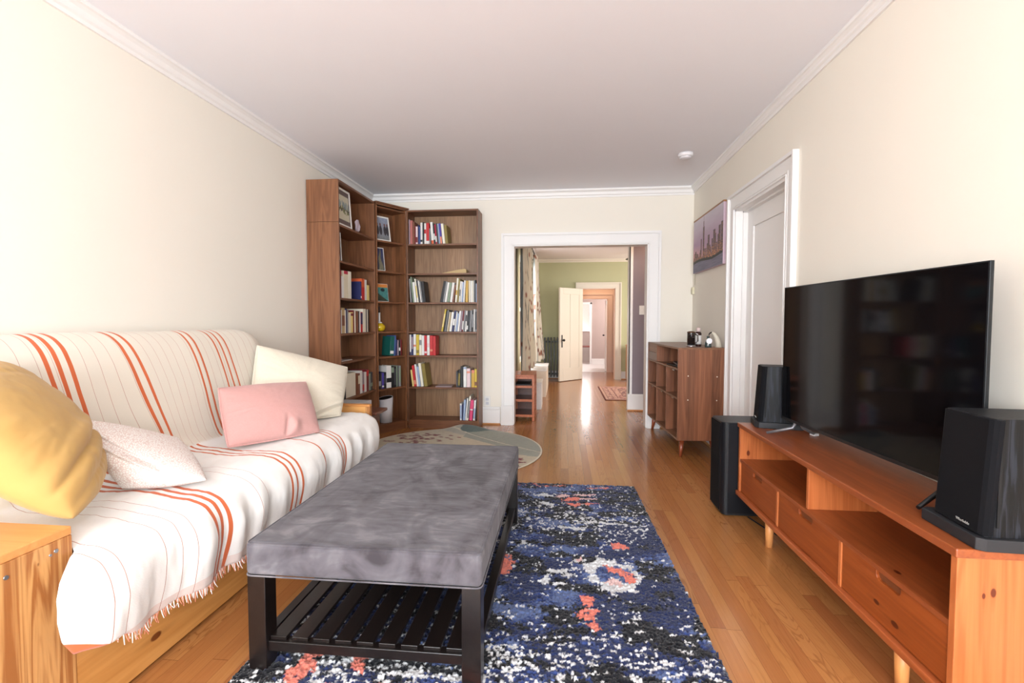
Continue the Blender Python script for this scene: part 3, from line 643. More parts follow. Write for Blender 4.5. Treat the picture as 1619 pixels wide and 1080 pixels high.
for (x, y, rx, ry) in ((-.05, 2.20, .06, .03), (-.08, 2.12, .025, .05), (.03, 2.16, .05, .02), (.0, 2.08, .04, .03), (.05, 2.22, .03, .025), (-.10, 3.02, .075, .03), (.28, 2.745, .20, .014), (.04, 2.665, .085, .018), (-.20, 2.46, .035, .03), (.10, 2.29, .05, .045), (.2, 2.30, .09, .03), (-.10, 3.16, .09, .03), (.0, 1.33, .7, .05), (-.45, 1.50, .25, .018), (-.7, 1.62, .2, .015), (0, 1.47, .5, .012)):
    med = np.maximum(med, blob(x, y, rx, ry)+1.2*warp)
RC[w_on | (med > .62)] = white
cor = np.zeros_like(TX)
for (x, y, rx, ry) in ((.075, 3.10, .045, .025), (.085, 3.02, .05, .022), (.19, 3.04, .045, .012), (.287, 2.466, .035, .035), (.26, 2.22, .05, .03), (.29, 2.17, .03, .05), (.086, 1.96, .03, .035), (.09, 1.88, .05, .02), (.12, 1.90, .05, .012), (.10, 1.80, .018, .03),
                       (-.28, 2.24, .03, .07), (-.88, 1.50, .035, .09), (-.82, 1.40, .08, .03), (-.70, 1.52, .02, .05), (-.40, 1.43, .13, .022), (-.17, 1.40, .12, .022), (.28, 3.33, .10, .007), (-.1, 3.34, .16, .006), (-.9, 2.5, .06, .06)):
    cor = np.maximum(cor, blob(x, y, rx*1.25, ry*1.25)+1.1*warp)
pk = np.zeros_like(TX)
for (x, y, rx, ry) in ((.18, 3.19, .075, .028), (.19, 3.11, .06, .02), (.02, 3.17, .05, .04), (.09, 2.31, .022, .06), (.22, 2.12, .05, .03)): pk = np.maximum(pk, blob(x, y, rx, ry)+1.1*warp)
RC[pk > .55] = pinkw; RC[cor > .52] = coral
RC = RC*(.82+.36*tr[..., 2:3])
hgt = .014+.008*tr[..., 0]-.009*np.clip(best/.55, 0, 1)+.003*(fbm(GXX*9, GYY*9, 68)-.5)
ed = np.minimum.reduce([GXX-RX0, RX1-step-GXX, GYY-RY0, RY1-step-GYY]); hgt = np.where(ed < step*.6, .001, hgt)
gxj = GXX+np.where(ed < .02, (tr[..., 0]-.5)*.012, 0); gyj = GYY+np.where(ed < .02, (tr[..., 1]-.5)*.012, 0)
ca, sa = math.cos(R(1.3)), math.sin(R(1.3)); cx, cy = .53, 2.6                       # the rug lies slightly askew
rxx = cx+(gxj-cx)*ca+(gyj-cy)*-sa; ryy = cy+(gxj-cx)*sa*.3+(gyj-cy)*ca
rug = npmesh('shag_rug', np.stack([rxx, ryy, hgt], -1).reshape(-1, 3), gridfaces(len(gx), len(gy)), vcol('rug_wool', .95, .3, spec=.1), col=RC.reshape(-1, 3), smooth=True)
tag(rug, 'blue, black and white shag rug with coral spots under the grey bench', 'rug')

# ================================================================== ROUND RUG
n_r, n_t = 150, 360; CXR, CYR, RR = -1.00, 4.238, .832
rr_ = np.linspace(0, 1, n_r)[:, None]; tt = np.linspace(0, 2*PI, n_t)[None, :]
QX = CXR+RR*rr_*np.cos(tt); QY = CYR+RR*rr_*np.sin(tt)
def wave(x, y):                                      # the rug rides up in a ripple by the bookcase
    d = (x+.90)*.45+(y-4.97)*.9
    return .055*np.exp(-(d/.085)**2)*np.clip((y-4.62)/.3, 0, 1)*np.exp(-((x+.95)/.28)**2)
QZ = .008+wave(QX, QY)+.002*fbm(QX*4, QY*4, 70)
g1 = np.array(lin((150, 152, 138))); g2 = np.array(lin((196, 184, 158))); g3 = np.array(lin((176, 172, 156))); g4 = np.array(lin((96, 108, 104))); red = np.array(lin((112, 18, 26))); edgec = np.array(lin((222, 212, 190)))
QC = np.ones(QX.shape+(3,))*g3
ns = fbm(QX*40, QY*40, 71)[..., None]
l1 = (QY-5.02)+.62*(QX+1.02); l2 = (QY-4.78)+.80*(QX+1.00); l3 = (QY-4.02)+.30*(QX+.15)
def put(mask, c): global QC; QC = np.where(mask[..., None], c, QC)
put((l2 < 0) & (l1 < 0), g2); put((l1 >= 0) | ((QX > -.98) & (l2 > -.05)), g1)
put((QY < 4.40-.35*(QX+.3)) & (QY > 4.05-.35*(QX+.3)) & (QX > -.6), g1*1.02); put((QY < 4.05-.35*(QX+.15)) & (QX > -.62), g2*1.02)
put(np.abs(l2-.12-.05*np.sin(QX*3)) < .007, edgec)
put((QX+.86)**2*3+(QY-4.98)**2*9 < .12, g4)
rp = np.random.default_rng(8)
for k in range(95):
    if k < 70: a, b = rp.normal(-1.42, .16), rp.normal(4.60, .10)
    else: a, b = rp.normal(-.36, .05), rp.normal(3.87, .09)
    th_ = rp.uniform(-.6, .6); ddx = (QX-a)*math.cos(th_)+(QY-b)*math.sin(th_); ddy = -(QX-a)*math.sin(th_)+(QY-b)*math.cos(th_)
    put((ddx/.027)**2+(ddy/.014)**2 < 1, red)
QC = QC*(.88+.24*ns); put(np.broadcast_to(rr_ > .985, QX.shape), edgec)
top_ = np.stack([QX, QY, QZ], -1).reshape(-1, 3)
o = npmesh('round_rug', top_, gridfaces(n_r, n_t), vcol('flat_wool', .9, .2, 200, .2), col=QC.reshape(-1, 3))
so = o.modifiers.new('thick', 'SOLIDIFY'); so.thickness = .006; so.offset = -1
tag(o, 'round grey and beige rug with red leaf specks, rippled by the bookcase', 'rug')

# ================================================================== BOOKCASES
SHZ = [2.000, 1.685, 1.372, 1.055, .797, .452, .09]     # top surface of each shelf
ZT = 2.37
# left bookcase, against the left wall
LX0, LX1, LY0, LY1 = -2.163, -1.88, 3.93, 4.735
t = thing('left_bookcase', (-2.02, 4.33, 0), 'tall walnut bookcase against the left wall beside the sofa', 'bookcase'); O = t.location
MB(O).box(LX0, LX1, LY0, LY0+.018, 0, 2.012).build('side_panel', WALN_Z, t, .001)
MB(O).box(LX0, LX1, LY0, LY0+.018, 2.014, ZT).build('extension_side_panel', WALN_Z, t, .001)
MB(O).box(LX0, LX1, LY1-.018, LY1, 0, ZT).build('side_panel', WALN_Z, t, .001)
MB(O).box(LX0, LX0+.006, LY0+.018, LY1-.018, .08, ZT-.02).build('back_panel', wood('walnut_back_left', (126, 86, 56), (164, 120, 82), 2, .45, 12, band=.19, across=1), t)
MB(O).box(LX0, LX1, LY0+.018, LY1-.018, ZT-.018, ZT).build('top_board', WALN_Y, t, .001)
MB(O).box(LX1-.03, LX1-.01, LY0+.018, LY1-.018, 0, .072).build('plinth', WALN_Y, t, .001)
SHL = [2.000, 1.690, 1.372, 1.062, .815, .477, .09]
for z in SHL: MB(O).box(LX0+.006, LX1-.006, LY0+.018, LY1-.018, z-.018, z).build('shelf', WALN_Y, t, .001)
# right bookcase, against the back wall
BX_0, BX_1, BYF, BYB = -1.672, -.885, 5.08, 5.338
t = thing('right_bookcase', (-1.28, 5.21, 0), 'tall walnut bookcase standing against the back wall beside the opening', 'bookcase'); O = t.location
MB(O).box(BX_0, BX_0+.018, BYF, BYB, 0, ZT-.01).build('side_panel', WALN_Z, t, .001)
MB(O).box(BX_1-.018, BX_1, BYF, BYB, 0, ZT-.01).build('side_panel', WALN_Z, t, .001)
MB(O).box(BX_0+.018, BX_1-.018, BYB-.006, BYB, .08, ZT-.03).build('back_panel', WALN_BACK, t)
MB(O).box(BX_0+.018, BX_1-.018, BYF, BYB, ZT-.028, ZT-.01).build('top_board', WALN_X, t, .001)
MB(O).box(BX_0+.018, BX_1-.018, BYF+.01, BYF+.03, 0, .072).build('plinth', WALN_X, t, .001)
for z in SHZ: MB(O).box(BX_0+.018, BX_1-.018, BYF+.006, BYB-.006, z-.018, z).build('shelf', WALN_X, t, .001)
# corner unit, turned to face the room
A = Vector((-1.876, 4.745)); B = Vector((-1.6745, 5.079)); dcv = (B-A); cwid = dcv.length; cang = math.atan2(dcv.y, dcv.x)
t = thing('corner_bookcase', (A.x, A.y, 0), 'narrow walnut corner bookcase between the left and right bookcases', 'bookcase', cang); CD = .215
CROT = Matrix.Translation((A.x, A.y, 0)) @ Matrix.Rotation(cang, 4, 'Z')
WALN_C = wood('walnut_corner_back', (104, 68, 44), (138, 94, 62), 2, .45, 12, band=.1, across=0)
MB().box(0, .016, 0, CD, 0, ZT-.005).build('side_panel', WALN_Z, t, .001)
MB().box(cwid-.016, cwid, 0, CD, 0, ZT-.005).build('side_panel', WALN_Z, t, .001)
MB().box(.016, cwid-.016, CD-.006, CD, .08, ZT-.03).build('back_panel', WALN_C, t)
MB().box(.016, cwid-.016, 0, CD, ZT-.045, ZT-.03).build('top_board', WALN_X, t, .001)
MB().box(-.01, cwid+.03, -.022, CD+.01, ZT-.004, ZT+.012).box(0, cwid, -.012, .004, ZT-.02, ZT-.004).build('cornice', WALN_X, t, .001)
MB().box(.016, cwid-.016, .01, .028, 0, .072).build('plinth', WALN_X, t, .001)
SHC = [2.000, 1.690, 1.372, 1.062, .800, .462, .09]
for z in SHC: MB().box(.016, cwid-.016, .004, CD-.006, z-.018, z).build('shelf', WALN_X, t, .001)

# ---- books: every book a top-level cover with a page block and, where the spine shows one, a title band
PAGES = plain((226, 218, 200), .9, name='paper_pages')
CN = {'white': (232, 230, 226), 'cream': (226, 214, 188), 'red': (196, 40, 44), 'crimson': (176, 24, 60), 'dark red': (120, 34, 38), 'black': (30, 30, 34), 'dark grey': (68, 68, 72), 'grey': (140, 140, 142),
      'navy': (40, 44, 92), 'blue': (62, 88, 146), 'light blue': (158, 176, 206), 'green': (24, 92, 84), 'pale green': (134, 150, 128), 'yellow': (208, 180, 58), 'pale yellow': (232, 208, 132), 'gold': (204, 162, 66), 'olive': (140, 122, 56),
      'purple': (82, 68, 160), 'pink': (222, 72, 120), 'pale pink': (230, 204, 206), 'brown': (128, 78, 56), 'tan': (186, 160, 118), 'salmon': (222, 140, 112), 'orange': (214, 96, 52), 'mauve': (150, 130, 140), 'rosy': (178, 104, 96), 'ivory': (238, 232, 214)}
def cmat(c): return plain(CN[c], .45, name=c.replace(' ', '_')+'_cover', var=.03)
ORD = ['first', 'second', 'third', 'fourth', 'fifth', 'sixth', 'seventh', 'eighth', 'ninth', 'tenth', 'eleventh', 'twelfth', 'thirteenth', 'fourteenth', 'fifteenth', 'sixteenth', 'seventeenth', 'eighteenth', 'nineteenth', 'twentieth', 'twenty-first', 'twenty-second', 'twenty-third']
def book(mw, w, h, d, colr, label, group, band=None, name='book'):
    # local frame: x across the spine, y into the shelf (spine at y = 0), z up; mw places it
    c = min(.003, w*.2)
    bm = MB().box(0, w, 0, c, 0, h).box(0, c, c, d, 0, h).box(w-c, w, c, d, 0, h)
    o = bm.build(name, cmat(colr), None, .0008, 1); o.matrix_world = mw
    tag(o, label, 'book', group)
    MB().box(c, w-c, c, d-.004, .003, h-.004).build('page_block', PAGES, o)
    if band:
        z0, z1, bc = band; MB().box(.0005, w-.0005, -.0006, .0004, h*z0, h*z1).build('title_band', cmat(bc), o)
    return o
SIZE = lambda w, h: ('slim' if w < .016 else 'thick' if w > .032 else 'medium')
def row(items, place, zsh, shelfname, group, lo=-1e9, hi=1e9):
    # items: (x0, x1, height, colour, lean degrees, band); x measured along the shelf
    n = len(items); tn = [math.tan(R(it[4])) for it in items]; hs = [it[2] for it in items]
    extra = [0.]*n                                            # room a book needs beside its neighbour when it leans more
    for i in range(1, n):
        if items[i][0]-items[i-1][1] > .012: continue
        extra[i] = max(0., (tn[i-1]-tn[i])*min(hs[i], hs[i-1]))*(1 if (tn[i-1] > 0 or tn[i] < 0) else 0)
    first, last = items[0][0], items[-1][1]
    if tn[0] < 0: first = max(first, lo+hs[0]*-tn[0]+.001)
    if tn[-1] > 0: last = min(last, hi-hs[-1]*tn[-1]-.001)
    tot = sum(it[1]-it[0] for it in items)+sum(max(0, items[i][0]-items[i-1][1]) for i in range(1, n)); k = min(1., (last-first-sum(extra))/tot)
    if items[-1][4] <= 0 and items[-1][1] < hi-.05: k = 1.
    first = max(first, lo+.001)
    x = first
    for i, it in enumerate(items):
        h, colr, lean = it[2:5]; band = it[5] if len(it) > 5 else None; dep = it[6] if len(it) > 6 else .15+.02*((i*7) % 3)
        if i: x += max(0, it[0]-items[i-1][1])*k+extra[i]
        a = R(lean); w = max(.005, (it[1]-it[0])*k*math.cos(a)-.0012)
        lab = f'{SIZE(w, h)} {colr} book, {ORD[i]} from left on {shelfname}'
        z = zsh+.0012
        if lean > 0: mw = place(x, z+math.sin(a)*w) @ Matrix.Rotation(a, 4, 'Y')
        else: mw = place(x, z) @ Matrix.Rotation(a, 4, 'Y')
        book(mw, w, h, dep, colr, lab, group, band)
        x += (it[1]-it[0])*k
RLO, RHI = BX_0+.0185, BX_1-.0185
def placeR(yf=BYF+.025): return lambda x, z: Matrix.Translation((x, yf, z))
def rs(items, k0, k1, unit):
    # spine edges read off along the right bookcase, k0..k1 = its inner width
    return [((BX_0+.019)+(a-k0)/(k1-k0)*(BX_1-BX_0-.038), (BX_0+.019)+(b-k0)/(k1-k0)*(BX_1-BX_0-.038), (h)/unit, *rest) for (a, b, h, *rest) in items]
g = 'books in the right bookcase'
row(rs([(68, 80, 212, 'mauve', 0), (80, 104, 204, 'rosy', 0), (105, 121, 190, 'brown', 0), (122, 133, 158, 'dark red', 0), (133, 151, 152, 'pale pink', 0, (.1, .4, 'dark red')), (152, 163, 164, 'navy', 0), (163, 175, 150, 'blue', 0),
        (176, 195, 184, 'white', 0, (.1, .2, 'black')), (195, 210, 188, 'black', 0), (211, 229, 178, 'white', 0, (.5, .7, 'red')), (230, 256, 180, 'red', 0, (.0, .15, 'white')), (257, 268, 132, 'grey', 0), (269, 291, 186, 'white', -3.5, (.0, .16, 'orange')),
        (292, 304, 176, 'black', -4, (.2, .5, 'white')), (305, 318, 166, 'crimson', -4.5, (.1, .4, 'white')), (319, 332, 176, 'dark grey', -5), (333, 345, 172, 'light blue', -5), (346, 364, 174, 'purple', -5, (.0, .35, 'salmon')), (365, 388, 172, 'ivory', -6), (389, 414, 158, 'olive', -5.5)], 65, 690, 800), placeR(), SHZ[0], 'top shelf of the right bookcase', g)
row(rs([(70, 82, 205, 'grey', -3), (83, 96, 222, 'pale green', -6), (97, 118, 176, 'white', -6), (120, 133, 205, 'ivory', -7, (.2, .7, 'pale yellow')), (134, 148, 190, 'dark grey', -7), (149, 160, 190, 'white', -7.5), (161, 172, 178, 'grey', -7), (173, 198, 182, 'black', -6)], 65, 690, 800), placeR(), SHZ[2], 'third shelf, right bookcase, left group', g, RLO, RHI)
it = [(350, 362, 186, 'black', 11), (363, 374, 184, 'dark grey', 11), (375, 392, 180, 'grey', 10), (393, 414, 172, 'white', 9.5), (415, 440, 170, 'pale green', 9), (441, 466, 170, 'white', 8), (467, 484, 150, 'brown', 8), (485, 503, 208, 'ivory', 5, (.3, .5, 'gold')), (504, 520, 200, 'olive', 4.5), (521, 534, 180, 'white', 4.5, (.3, .6, 'grey')),
      (535, 547, 178, 'white', 4), (548, 560, 172, 'light blue', 4), (561, 577, 186, 'white', 3.5), (578, 604, 184, 'gold', 1.5), (605, 622, 186, 'cream', 0), (623, 640, 184, 'white', 0), (641, 655, 184, 'ivory', 0), (656, 667, 186, 'grey', 0), (668, 678, 190, 'black', 0), (679, 688, 160, 'light blue', 0)]
row(rs(it, 65, 690, 800), placeR(), SHZ[2], 'third shelf, right bookcase, right group', g, RLO, RHI)
it = [(340, 356, 198, 'yellow', 10, (.2, .8, 'pale yellow')), (358, 368, 182, 'black', 9.5), (369, 380, 192, 'grey', 9), (381, 388, 186, 'dark grey', 9), (389, 399, 174, 'cream', 8.5), (400, 411, 170, 'tan', 8), (412, 434, 172, 'white', 8), (435, 455, 184, 'navy', 7.5, (.3, .6, 'white')), (456, 468, 176, 'white', 7), (469, 484, 160, 'light blue', 7), (485, 503, 182, 'white', 6.5),
      (504, 520, 182, 'mauve', 6), (521, 533, 186, 'dark red', 5, (.1, .5, 'white')), (534, 548, 186, 'grey', 5), (549, 562, 182, 'white', 4, (.5, .8, 'dark grey')), (563, 577, 176, 'black', 4, (.1, .3, 'white')), (578, 590, 182, 'dark grey', 3), (591, 606, 186, 'grey', 3), (607, 620, 190, 'black', 2, (.2, .8, 'grey')), (621, 633, 196, 'white', 1), (634, 650, 194, 'grey', 0, (.1, .9, 'dark grey'))]
row(rs(it, 60, 652, 810), placeR(), SHZ[3], 'fourth shelf of the right bookcase', g, RLO, RHI)
it = [(62, 74, 182, 'white', 0, (.0, .15, 'navy')), (75, 94, 180, 'navy', 0, (.3, .9, 'mauve')), (95, 118, 186, 'white', 0, (.4, .5, 'salmon')), (119, 145, 182, 'yellow', 0, (.1, .25, 'olive')), (146, 168, 180, 'ivory', 0, (.5, .75, 'grey')), (169, 190, 174, 'white', 0), (191, 214, 174, 'red', 0, (.1, .2, 'pale pink')), (215, 238, 176, 'white', 0, (.4, .6, 'pale pink')), (239, 266, 174, 'red', 0, (.2, .3, 'salmon')), (267, 291, 170, 'red', 0)]
row(rs(it, 60, 652, 810), placeR(), SHZ[4], 'fifth shelf of the right bookcase', g, RLO, RHI)
it = [(82, 98, 152, 'pale yellow', -7), (99, 122, 192, 'red', -7, (.1, .3, 'salmon')), (123, 138, 202, 'white', -6.5), (139, 156, 182, 'light blue', -6), (157, 180, 214, 'ivory', -7), (182, 212, 208, 'olive', -8)]
row(rs(it, 60, 652, 830), placeR(), SHZ[5], 'sixth shelf, right bookcase, left group', g, RLO, RHI)
it = [(468, 484, 145, 'dark grey', 0), (485, 502, 158, 'black', 2, (.1, .8, 'olive')), (503, 526, 188, 'black', 1), (528, 556, 184, 'white', 0, (.9, .98, 'light blue')), (558, 590, 170, 'pale pink', 0, (.75, .85, 'salmon')), (591, 598, 150, 'grey', 0), (600, 628, 156, 'gold', 0, (.82, 1.0, 'salmon')), (629, 649, 166, 'yellow', 0, (.1, .3, 'brown'))]
row(rs(it, 60, 652, 830), placeR(), SHZ[5], 'sixth shelf, right bookcase, right group', g, RLO, RHI)
it = [(500, 518, 155, 'white', 0, (.1, .9, 'light blue')), (519, 527, 148, 'navy', 1), (528, 548, 192, 'light blue', 3), (549, 562, 204, 'white', 5), (563, 578, 228, 'ivory', 7, (.1, .8, 'grey')), (579, 608, 190, 'pink', 5, (.5, .55, 'white')), (612, 630, 188, 'white', 4, (.1, .6, 'light blue'))]
row(rs(it, 60, 652, 850), placeR(), SHZ[6], 'bottom shelf of the right bookcase', g, RLO, RHI)

# books in the left bookcase, spines to the room (+X): place frame rotated
def placeL(xf=-1.905): return lambda y, z: Matrix.Translation((xf, y, z)) @ Matrix.Rotation(R(90), 4, 'Z')
def ls(items, u0, k, zu, zk):
    out = []
    for (a, b, hpx, *rest) in items:
        ya, yb = yl(u0+a*k, -1.905), yl(u0+b*k, -1.905); out.append((ya, yb, hpx*zk*(ya+yb)/2/760*.985, *rest))
    return out
g = 'books in the left bookcase'
k1 = .1296
row(ls([(120, 141, 340, 'ivory', 0, None, .16), (142, 164, 350, 'dark red', 0, (.85, 1., 'crimson'), .16), (165, 194, 280, 'white', 0, None, .15), (195, 244, 350, 'cream', 0, (.88, 1., 'crimson'), .19), (246, 284, 348, 'ivory', 0, None, .17)], 520, k1, 0, k1), placeL(), SHL[2], 'third shelf, left bookcase, left group', g, LY0+.019, LY1-.019)
row(ls([(398, 408, 235, 'navy', 0, (.1, .2, 'white'), .13), (409, 444, 272, 'orange', 0, (.0, .6, 'red'), .17), (446, 470, 262, 'white', 0), (478, 502, 196, 'pale yellow', 0)], 520, k1, 0, k1), placeL(), SHL[2], 'third shelf, left bookcase, right group', g, LY0+.019, LY1-.019)
row(ls([(119, 130, 318, 'white', 0), (131, 154, 310, 'blue', 0), (155, 163, 305, 'white', 0), (164, 199, 330, 'tan', 0, (.3, .7, 'brown')), (200, 211, 300, 'ivory', 0), (212, 226, 316, 'navy', 0), (227, 243, 290, 'grey', 0), (244, 272, 262, 'cream', 0), (273, 298, 266, 'pale yellow', 0, (.82, .95, 'dark red')), (299, 314, 290, 'dark red', 0), (315, 330, 292, 'ivory', 0),
        (331, 346, 280, 'brown', 0), (347, 364, 270, 'brown', 0), (365, 377, 275, 'dark grey', 0), (378, 391, 272, 'white', 0), (392, 416, 260, 'red', 0, (.4, .95, 'navy')), (417, 455, 298, 'ivory', 0, (.0, .02, 'white'), .19), (456, 468, 292, 'dark grey', 0), (469, 480, 290, 'ivory', 0), (481, 492, 288, 'black', 0)], 520, k1, 0, k1), placeL(), SHL[3], 'fourth shelf of the left bookcase', g, LY0+.019, LY1-.019)
k2 = .148
row(ls([(226, 244, 150, 'black', 0), (246, 258, 150, 'gold', 0), (259, 276, 160, 'grey', 0), (277, 298, 190, 'black', 0), (432, 452, 238, 'brown', 0, (.5, .9, 'cream'), .16), (453, 478, 258, 'white', 0, None, .18), (479, 497, 235, 'mauve', 0, (.1, .4, 'red')), (498, 522, 226, 'white', 0), (523, 547, 248, 'dark red', 0, (.7, .95, 'red')), (548, 566, 190, 'pale green', 0, (.3, .6, 'grey')), (567, 588, 200, 'dark grey', 0, (.2, .4, 'pale green'))], 500, k2, 0, k2), placeL(), SHL[5], 'sixth shelf of the left bookcase', g, LY0+.019, LY1-.019)
# books of the corner unit
def placeC(yf=.03): return lambda x, z: CROT @ Matrix.Translation((x, yf, z))
g = 'books in the corner bookcase'
row([(.185, .232, .205, 'green', 5, (.1, .25, 'white'), .14), (.238, .252, .215, 'blue', 4, None, .15), (.254, .272, .17, 'navy', 3, None, .15), (.274, .288, .165, 'mauve', 0, None, .14), (.290, .312, .165, 'black', 0, (.3, .5, 'white'), .14), (.314, .330, .17, 'dark red', 0, None, .14)], placeC(), SHC[4], 'fifth shelf of the corner bookcase', g)
row([(.020, .034, .19, 'white', 0, None, .14), (.035, .066, .165, 'black', 0, (.2, .5, 'grey'), .14), (.067, .078, .165, 'dark grey', 0, None, .14), (.079, .104, .165, 'purple', 0, (.1, .2, 'white'), .14), (.105, .135, .17, 'black', 0, (.3, .8, 'dark grey'), .14), (.137, .200, .235, 'white', 0, (.25, .45, 'black'), .15), (.202, .236, .225, 'black', 0, (.7, .95, 'pale green'), .14),
     (.237, .268, .22, 'black', 0, (.1, .9, 'dark grey'), .14), (.270, .284, .225, 'pale green', 0, None, .14), (.286, .300, .22, 'dark grey', 0, None, .14), (.302, .330, .225, 'grey', 0, (.2, .9, 'pale green'), .14)], placeC(), SHC[5], 'sixth shelf of the corner bookcase', g)

# ---- pictures, vase and other things on the shelves
def picture(name, mw, w, h, th, fn, nx, nz, label, cat, frame=None, fw=.02, mat_rgb=None):
    # local: x right, z up, front at y = 0, thickness to +y
    o = bpy.data.objects.new(name, None); C.objects.link(o); o.matrix_world = mw; o.empty_display_size = .05; tag(o, label, cat)
    fm = frame or plain((238, 236, 230), .5, name='white_board')
    if frame is not None:
        MB().box(0, w, 0, th, 0, fw).box(0, w, 0, th, h-fw, h).box(0, fw, 0, th, fw, h-fw).box(w-fw, w, 0, th, fw, h-fw).build('frame', frame, o, .001)
        MB().box(fw, w-fw, th*.4, th*.9, fw, h-fw).build('backing', fm, o); x0, x1, z0, z1, yy = fw, w-fw, fw, h-fw, th*.4-.0006
    else:
        MB().box(0, w, 0, th, 0, h).build('board', fm, o); x0, x1, z0, z1, yy = fw, w-fw, fw, h-fw, -.0006
    U, W = np.meshgrid(np.linspace(0, 1, nx), np.linspace(0, 1, nz), indexing='ij')
    co = np.stack([x0+U*(x1-x0), np.full_like(U, yy), z0+W*(z1-z0)], -1).reshape(-1, 3)
    npmesh('image', co, gridfaces(nx, nz), PRINT, o, col=fn(U, W).reshape(-1, 3), smooth=False); return o
PRINT = vcol('printed_picture', .5)
def L3(c): return np.array(lin(c))
def im_field(U, W):
    c = np.ones(U.shape+(3,))*L3((206, 200, 176)); m = (np.abs(U-.5) > .44) | (W < .14) | (W > .86)
    k = fbm(U*14, W*10, 80); band = np.exp(-((W-.45)/.16)**2); q = (k*band > .36)[..., None]; c = np.where(q, L3((120, 124, 74)), c)
    c = np.where(((fbm(U*20, W*6, 81)*np.exp(-((W-.6)/.15)**2)) > .36)[..., None], L3((140, 152, 150)), c); c = np.where(((fbm(U*24, W*24, 82)*band) > .5)[..., None], L3((76, 62, 56)), c)
    return np.where(m[..., None], L3((104, 88, 84)), c)
def im_people(U, W):
    c = (L3((150, 158, 178))*W[..., None]+L3((120, 122, 122))*(1-W)[..., None])*(.8+.4*fbm(U*12, W*12, 84))[..., None]
    for a in (.2, .42, .72, .9):
        b = ((U-a)/.10)**2+((W-.42)/.22)**2 < 1; hd = ((U-a)/.05)**2+((W-.68)/.07)**2 < 1
        c = np.where(b[..., None], L3((62, 58, 62))*(.7+.8*fbm(U*30, W*30, 85))[..., None], c); c = np.where(hd[..., None], L3((112, 72, 60)), c)
    return c
def im_tower(U, W):
    c = (L3((60, 64, 104))*W[..., None]+L3((70, 70, 74))*(1-W)[..., None])*(.7+.6*fbm(U*9, W*9, 86))[..., None]
    c = np.where((np.abs(U-.62-.06*np.sin(W*9)) < .22*(1.1-W))[..., None], L3((120, 116, 96))*(.6+.7*fbm(U*25, W*25, 87))[..., None], c); return c
def im_teal(U, W):
    c = L3((72, 128, 124))*(.6+.8*fbm(U*9, W*9, 88))[..., None]; c = np.where((W > .80)[..., None], L3((206, 128, 62)), c)
    c = np.where((W < .5-.6*U+.1)[..., None], L3((54, 58, 46))*(.6+.8*fbm(U*20, W*20, 89))[..., None], c)
    return np.where(((((U-.62)/.16)**2+((W-.66)/.1)**2) < 1)[..., None], L3((30, 42, 46)), c)
WF = plain((240, 238, 232), .45, name='white_frame')
picture('framed_picture', Matrix.Translation((-1.905, 3.975, SHL[0]+.002)) @ Matrix.Rotation(R(90), 4, 'Z') @ Matrix.Rotation(R(-4), 4, 'X'), .285, .335, .014, im_field, 60, 70, 'white framed landscape print on the top shelf of the left bookcase', 'picture', WF, .018)
CP = lambda x, y, z, rx: CROT @ Matrix.Translation((x, y, z)) @ Matrix.Rotation(R(rx), 4, 'X')
picture('people_picture', CP(.018, .045, SHC[0]+.002, -9), .21, .265, .008, im_people, 60, 70, 'white bordered picture of people on the top shelf of the corner bookcase', 'picture', None, .016)
picture('tower_picture', CP(.018, .05, SHC[1]+.002, -7), .135, .245, .006, im_tower, 50, 70, 'dark blue picture card on the second shelf of the corner bookcase', 'picture', None, .008)
picture('picture_book', CP(.018, .05, SHC[2]+.004, -7), .175, .185, .014, im_teal, 50, 50, 'teal and orange covered book propped on the third corner shelf', 'book', None, .003)
# crystal ornament
def blobmesh(name, c, rad, m, seed, label, cat):
    bm = bmesh.new(); bmesh.ops.create_icosphere(bm, subdivisions=2, radius=1)
    for v in bm.verts:
        k = .75+.55*mnoise.noise(Vector(v.co)*1.9+Vector((seed, 0, 0))); v.co = Vector((v.co.x*rad[0]*k, v.co.y*rad[1]*k, v.co.z*rad[2]*k))
    zmin = min(v.co.z for v in bm.verts)
    for v in bm.verts: v.co.z -= zmin
    me = bpy.data.meshes.new(name); bm.to_mesh(me); bm.free(); me.materials.append(m); o = bpy.data.objects.new(name, me); C.objects.link(o); o.location = c
    return tag(o, label, cat)
blobmesh('crystal_ornament', (-1.93, 4.42, SHL[0]+.001), (.03, .05, .075), plain((176, 160, 168), .15, name='pale_quartz', spec=.8), 3, 'pale quartz crystal on the top shelf of the left bookcase', 'ornament')
# upright folders at the near end of the second shelf on the left
for k, (cc, yy) in enumerate((('white', 3.956), ('dark grey', 3.975), ('white', 3.990))):
    mw = Matrix.Translation((-1.90, yy+.03, SHL[1]+.002)) @ Matrix.Rotation(R(90), 4, 'Z') @ Matrix.Rotation(R(-5 if k else -4), 4, 'Y')
    o = MB().box(0, .008, 0, .2, 0, .265-.012*k).build('folder', cmat(cc)); o.matrix_world = mw
    tag(o, ['white folder nearest the side panel on the second shelf of the left bookcase', 'dark grey folder between two white ones on the second left shelf', 'white folder right of the dark grey one on the second left shelf'][k], 'folder', 'folders on the second shelf')
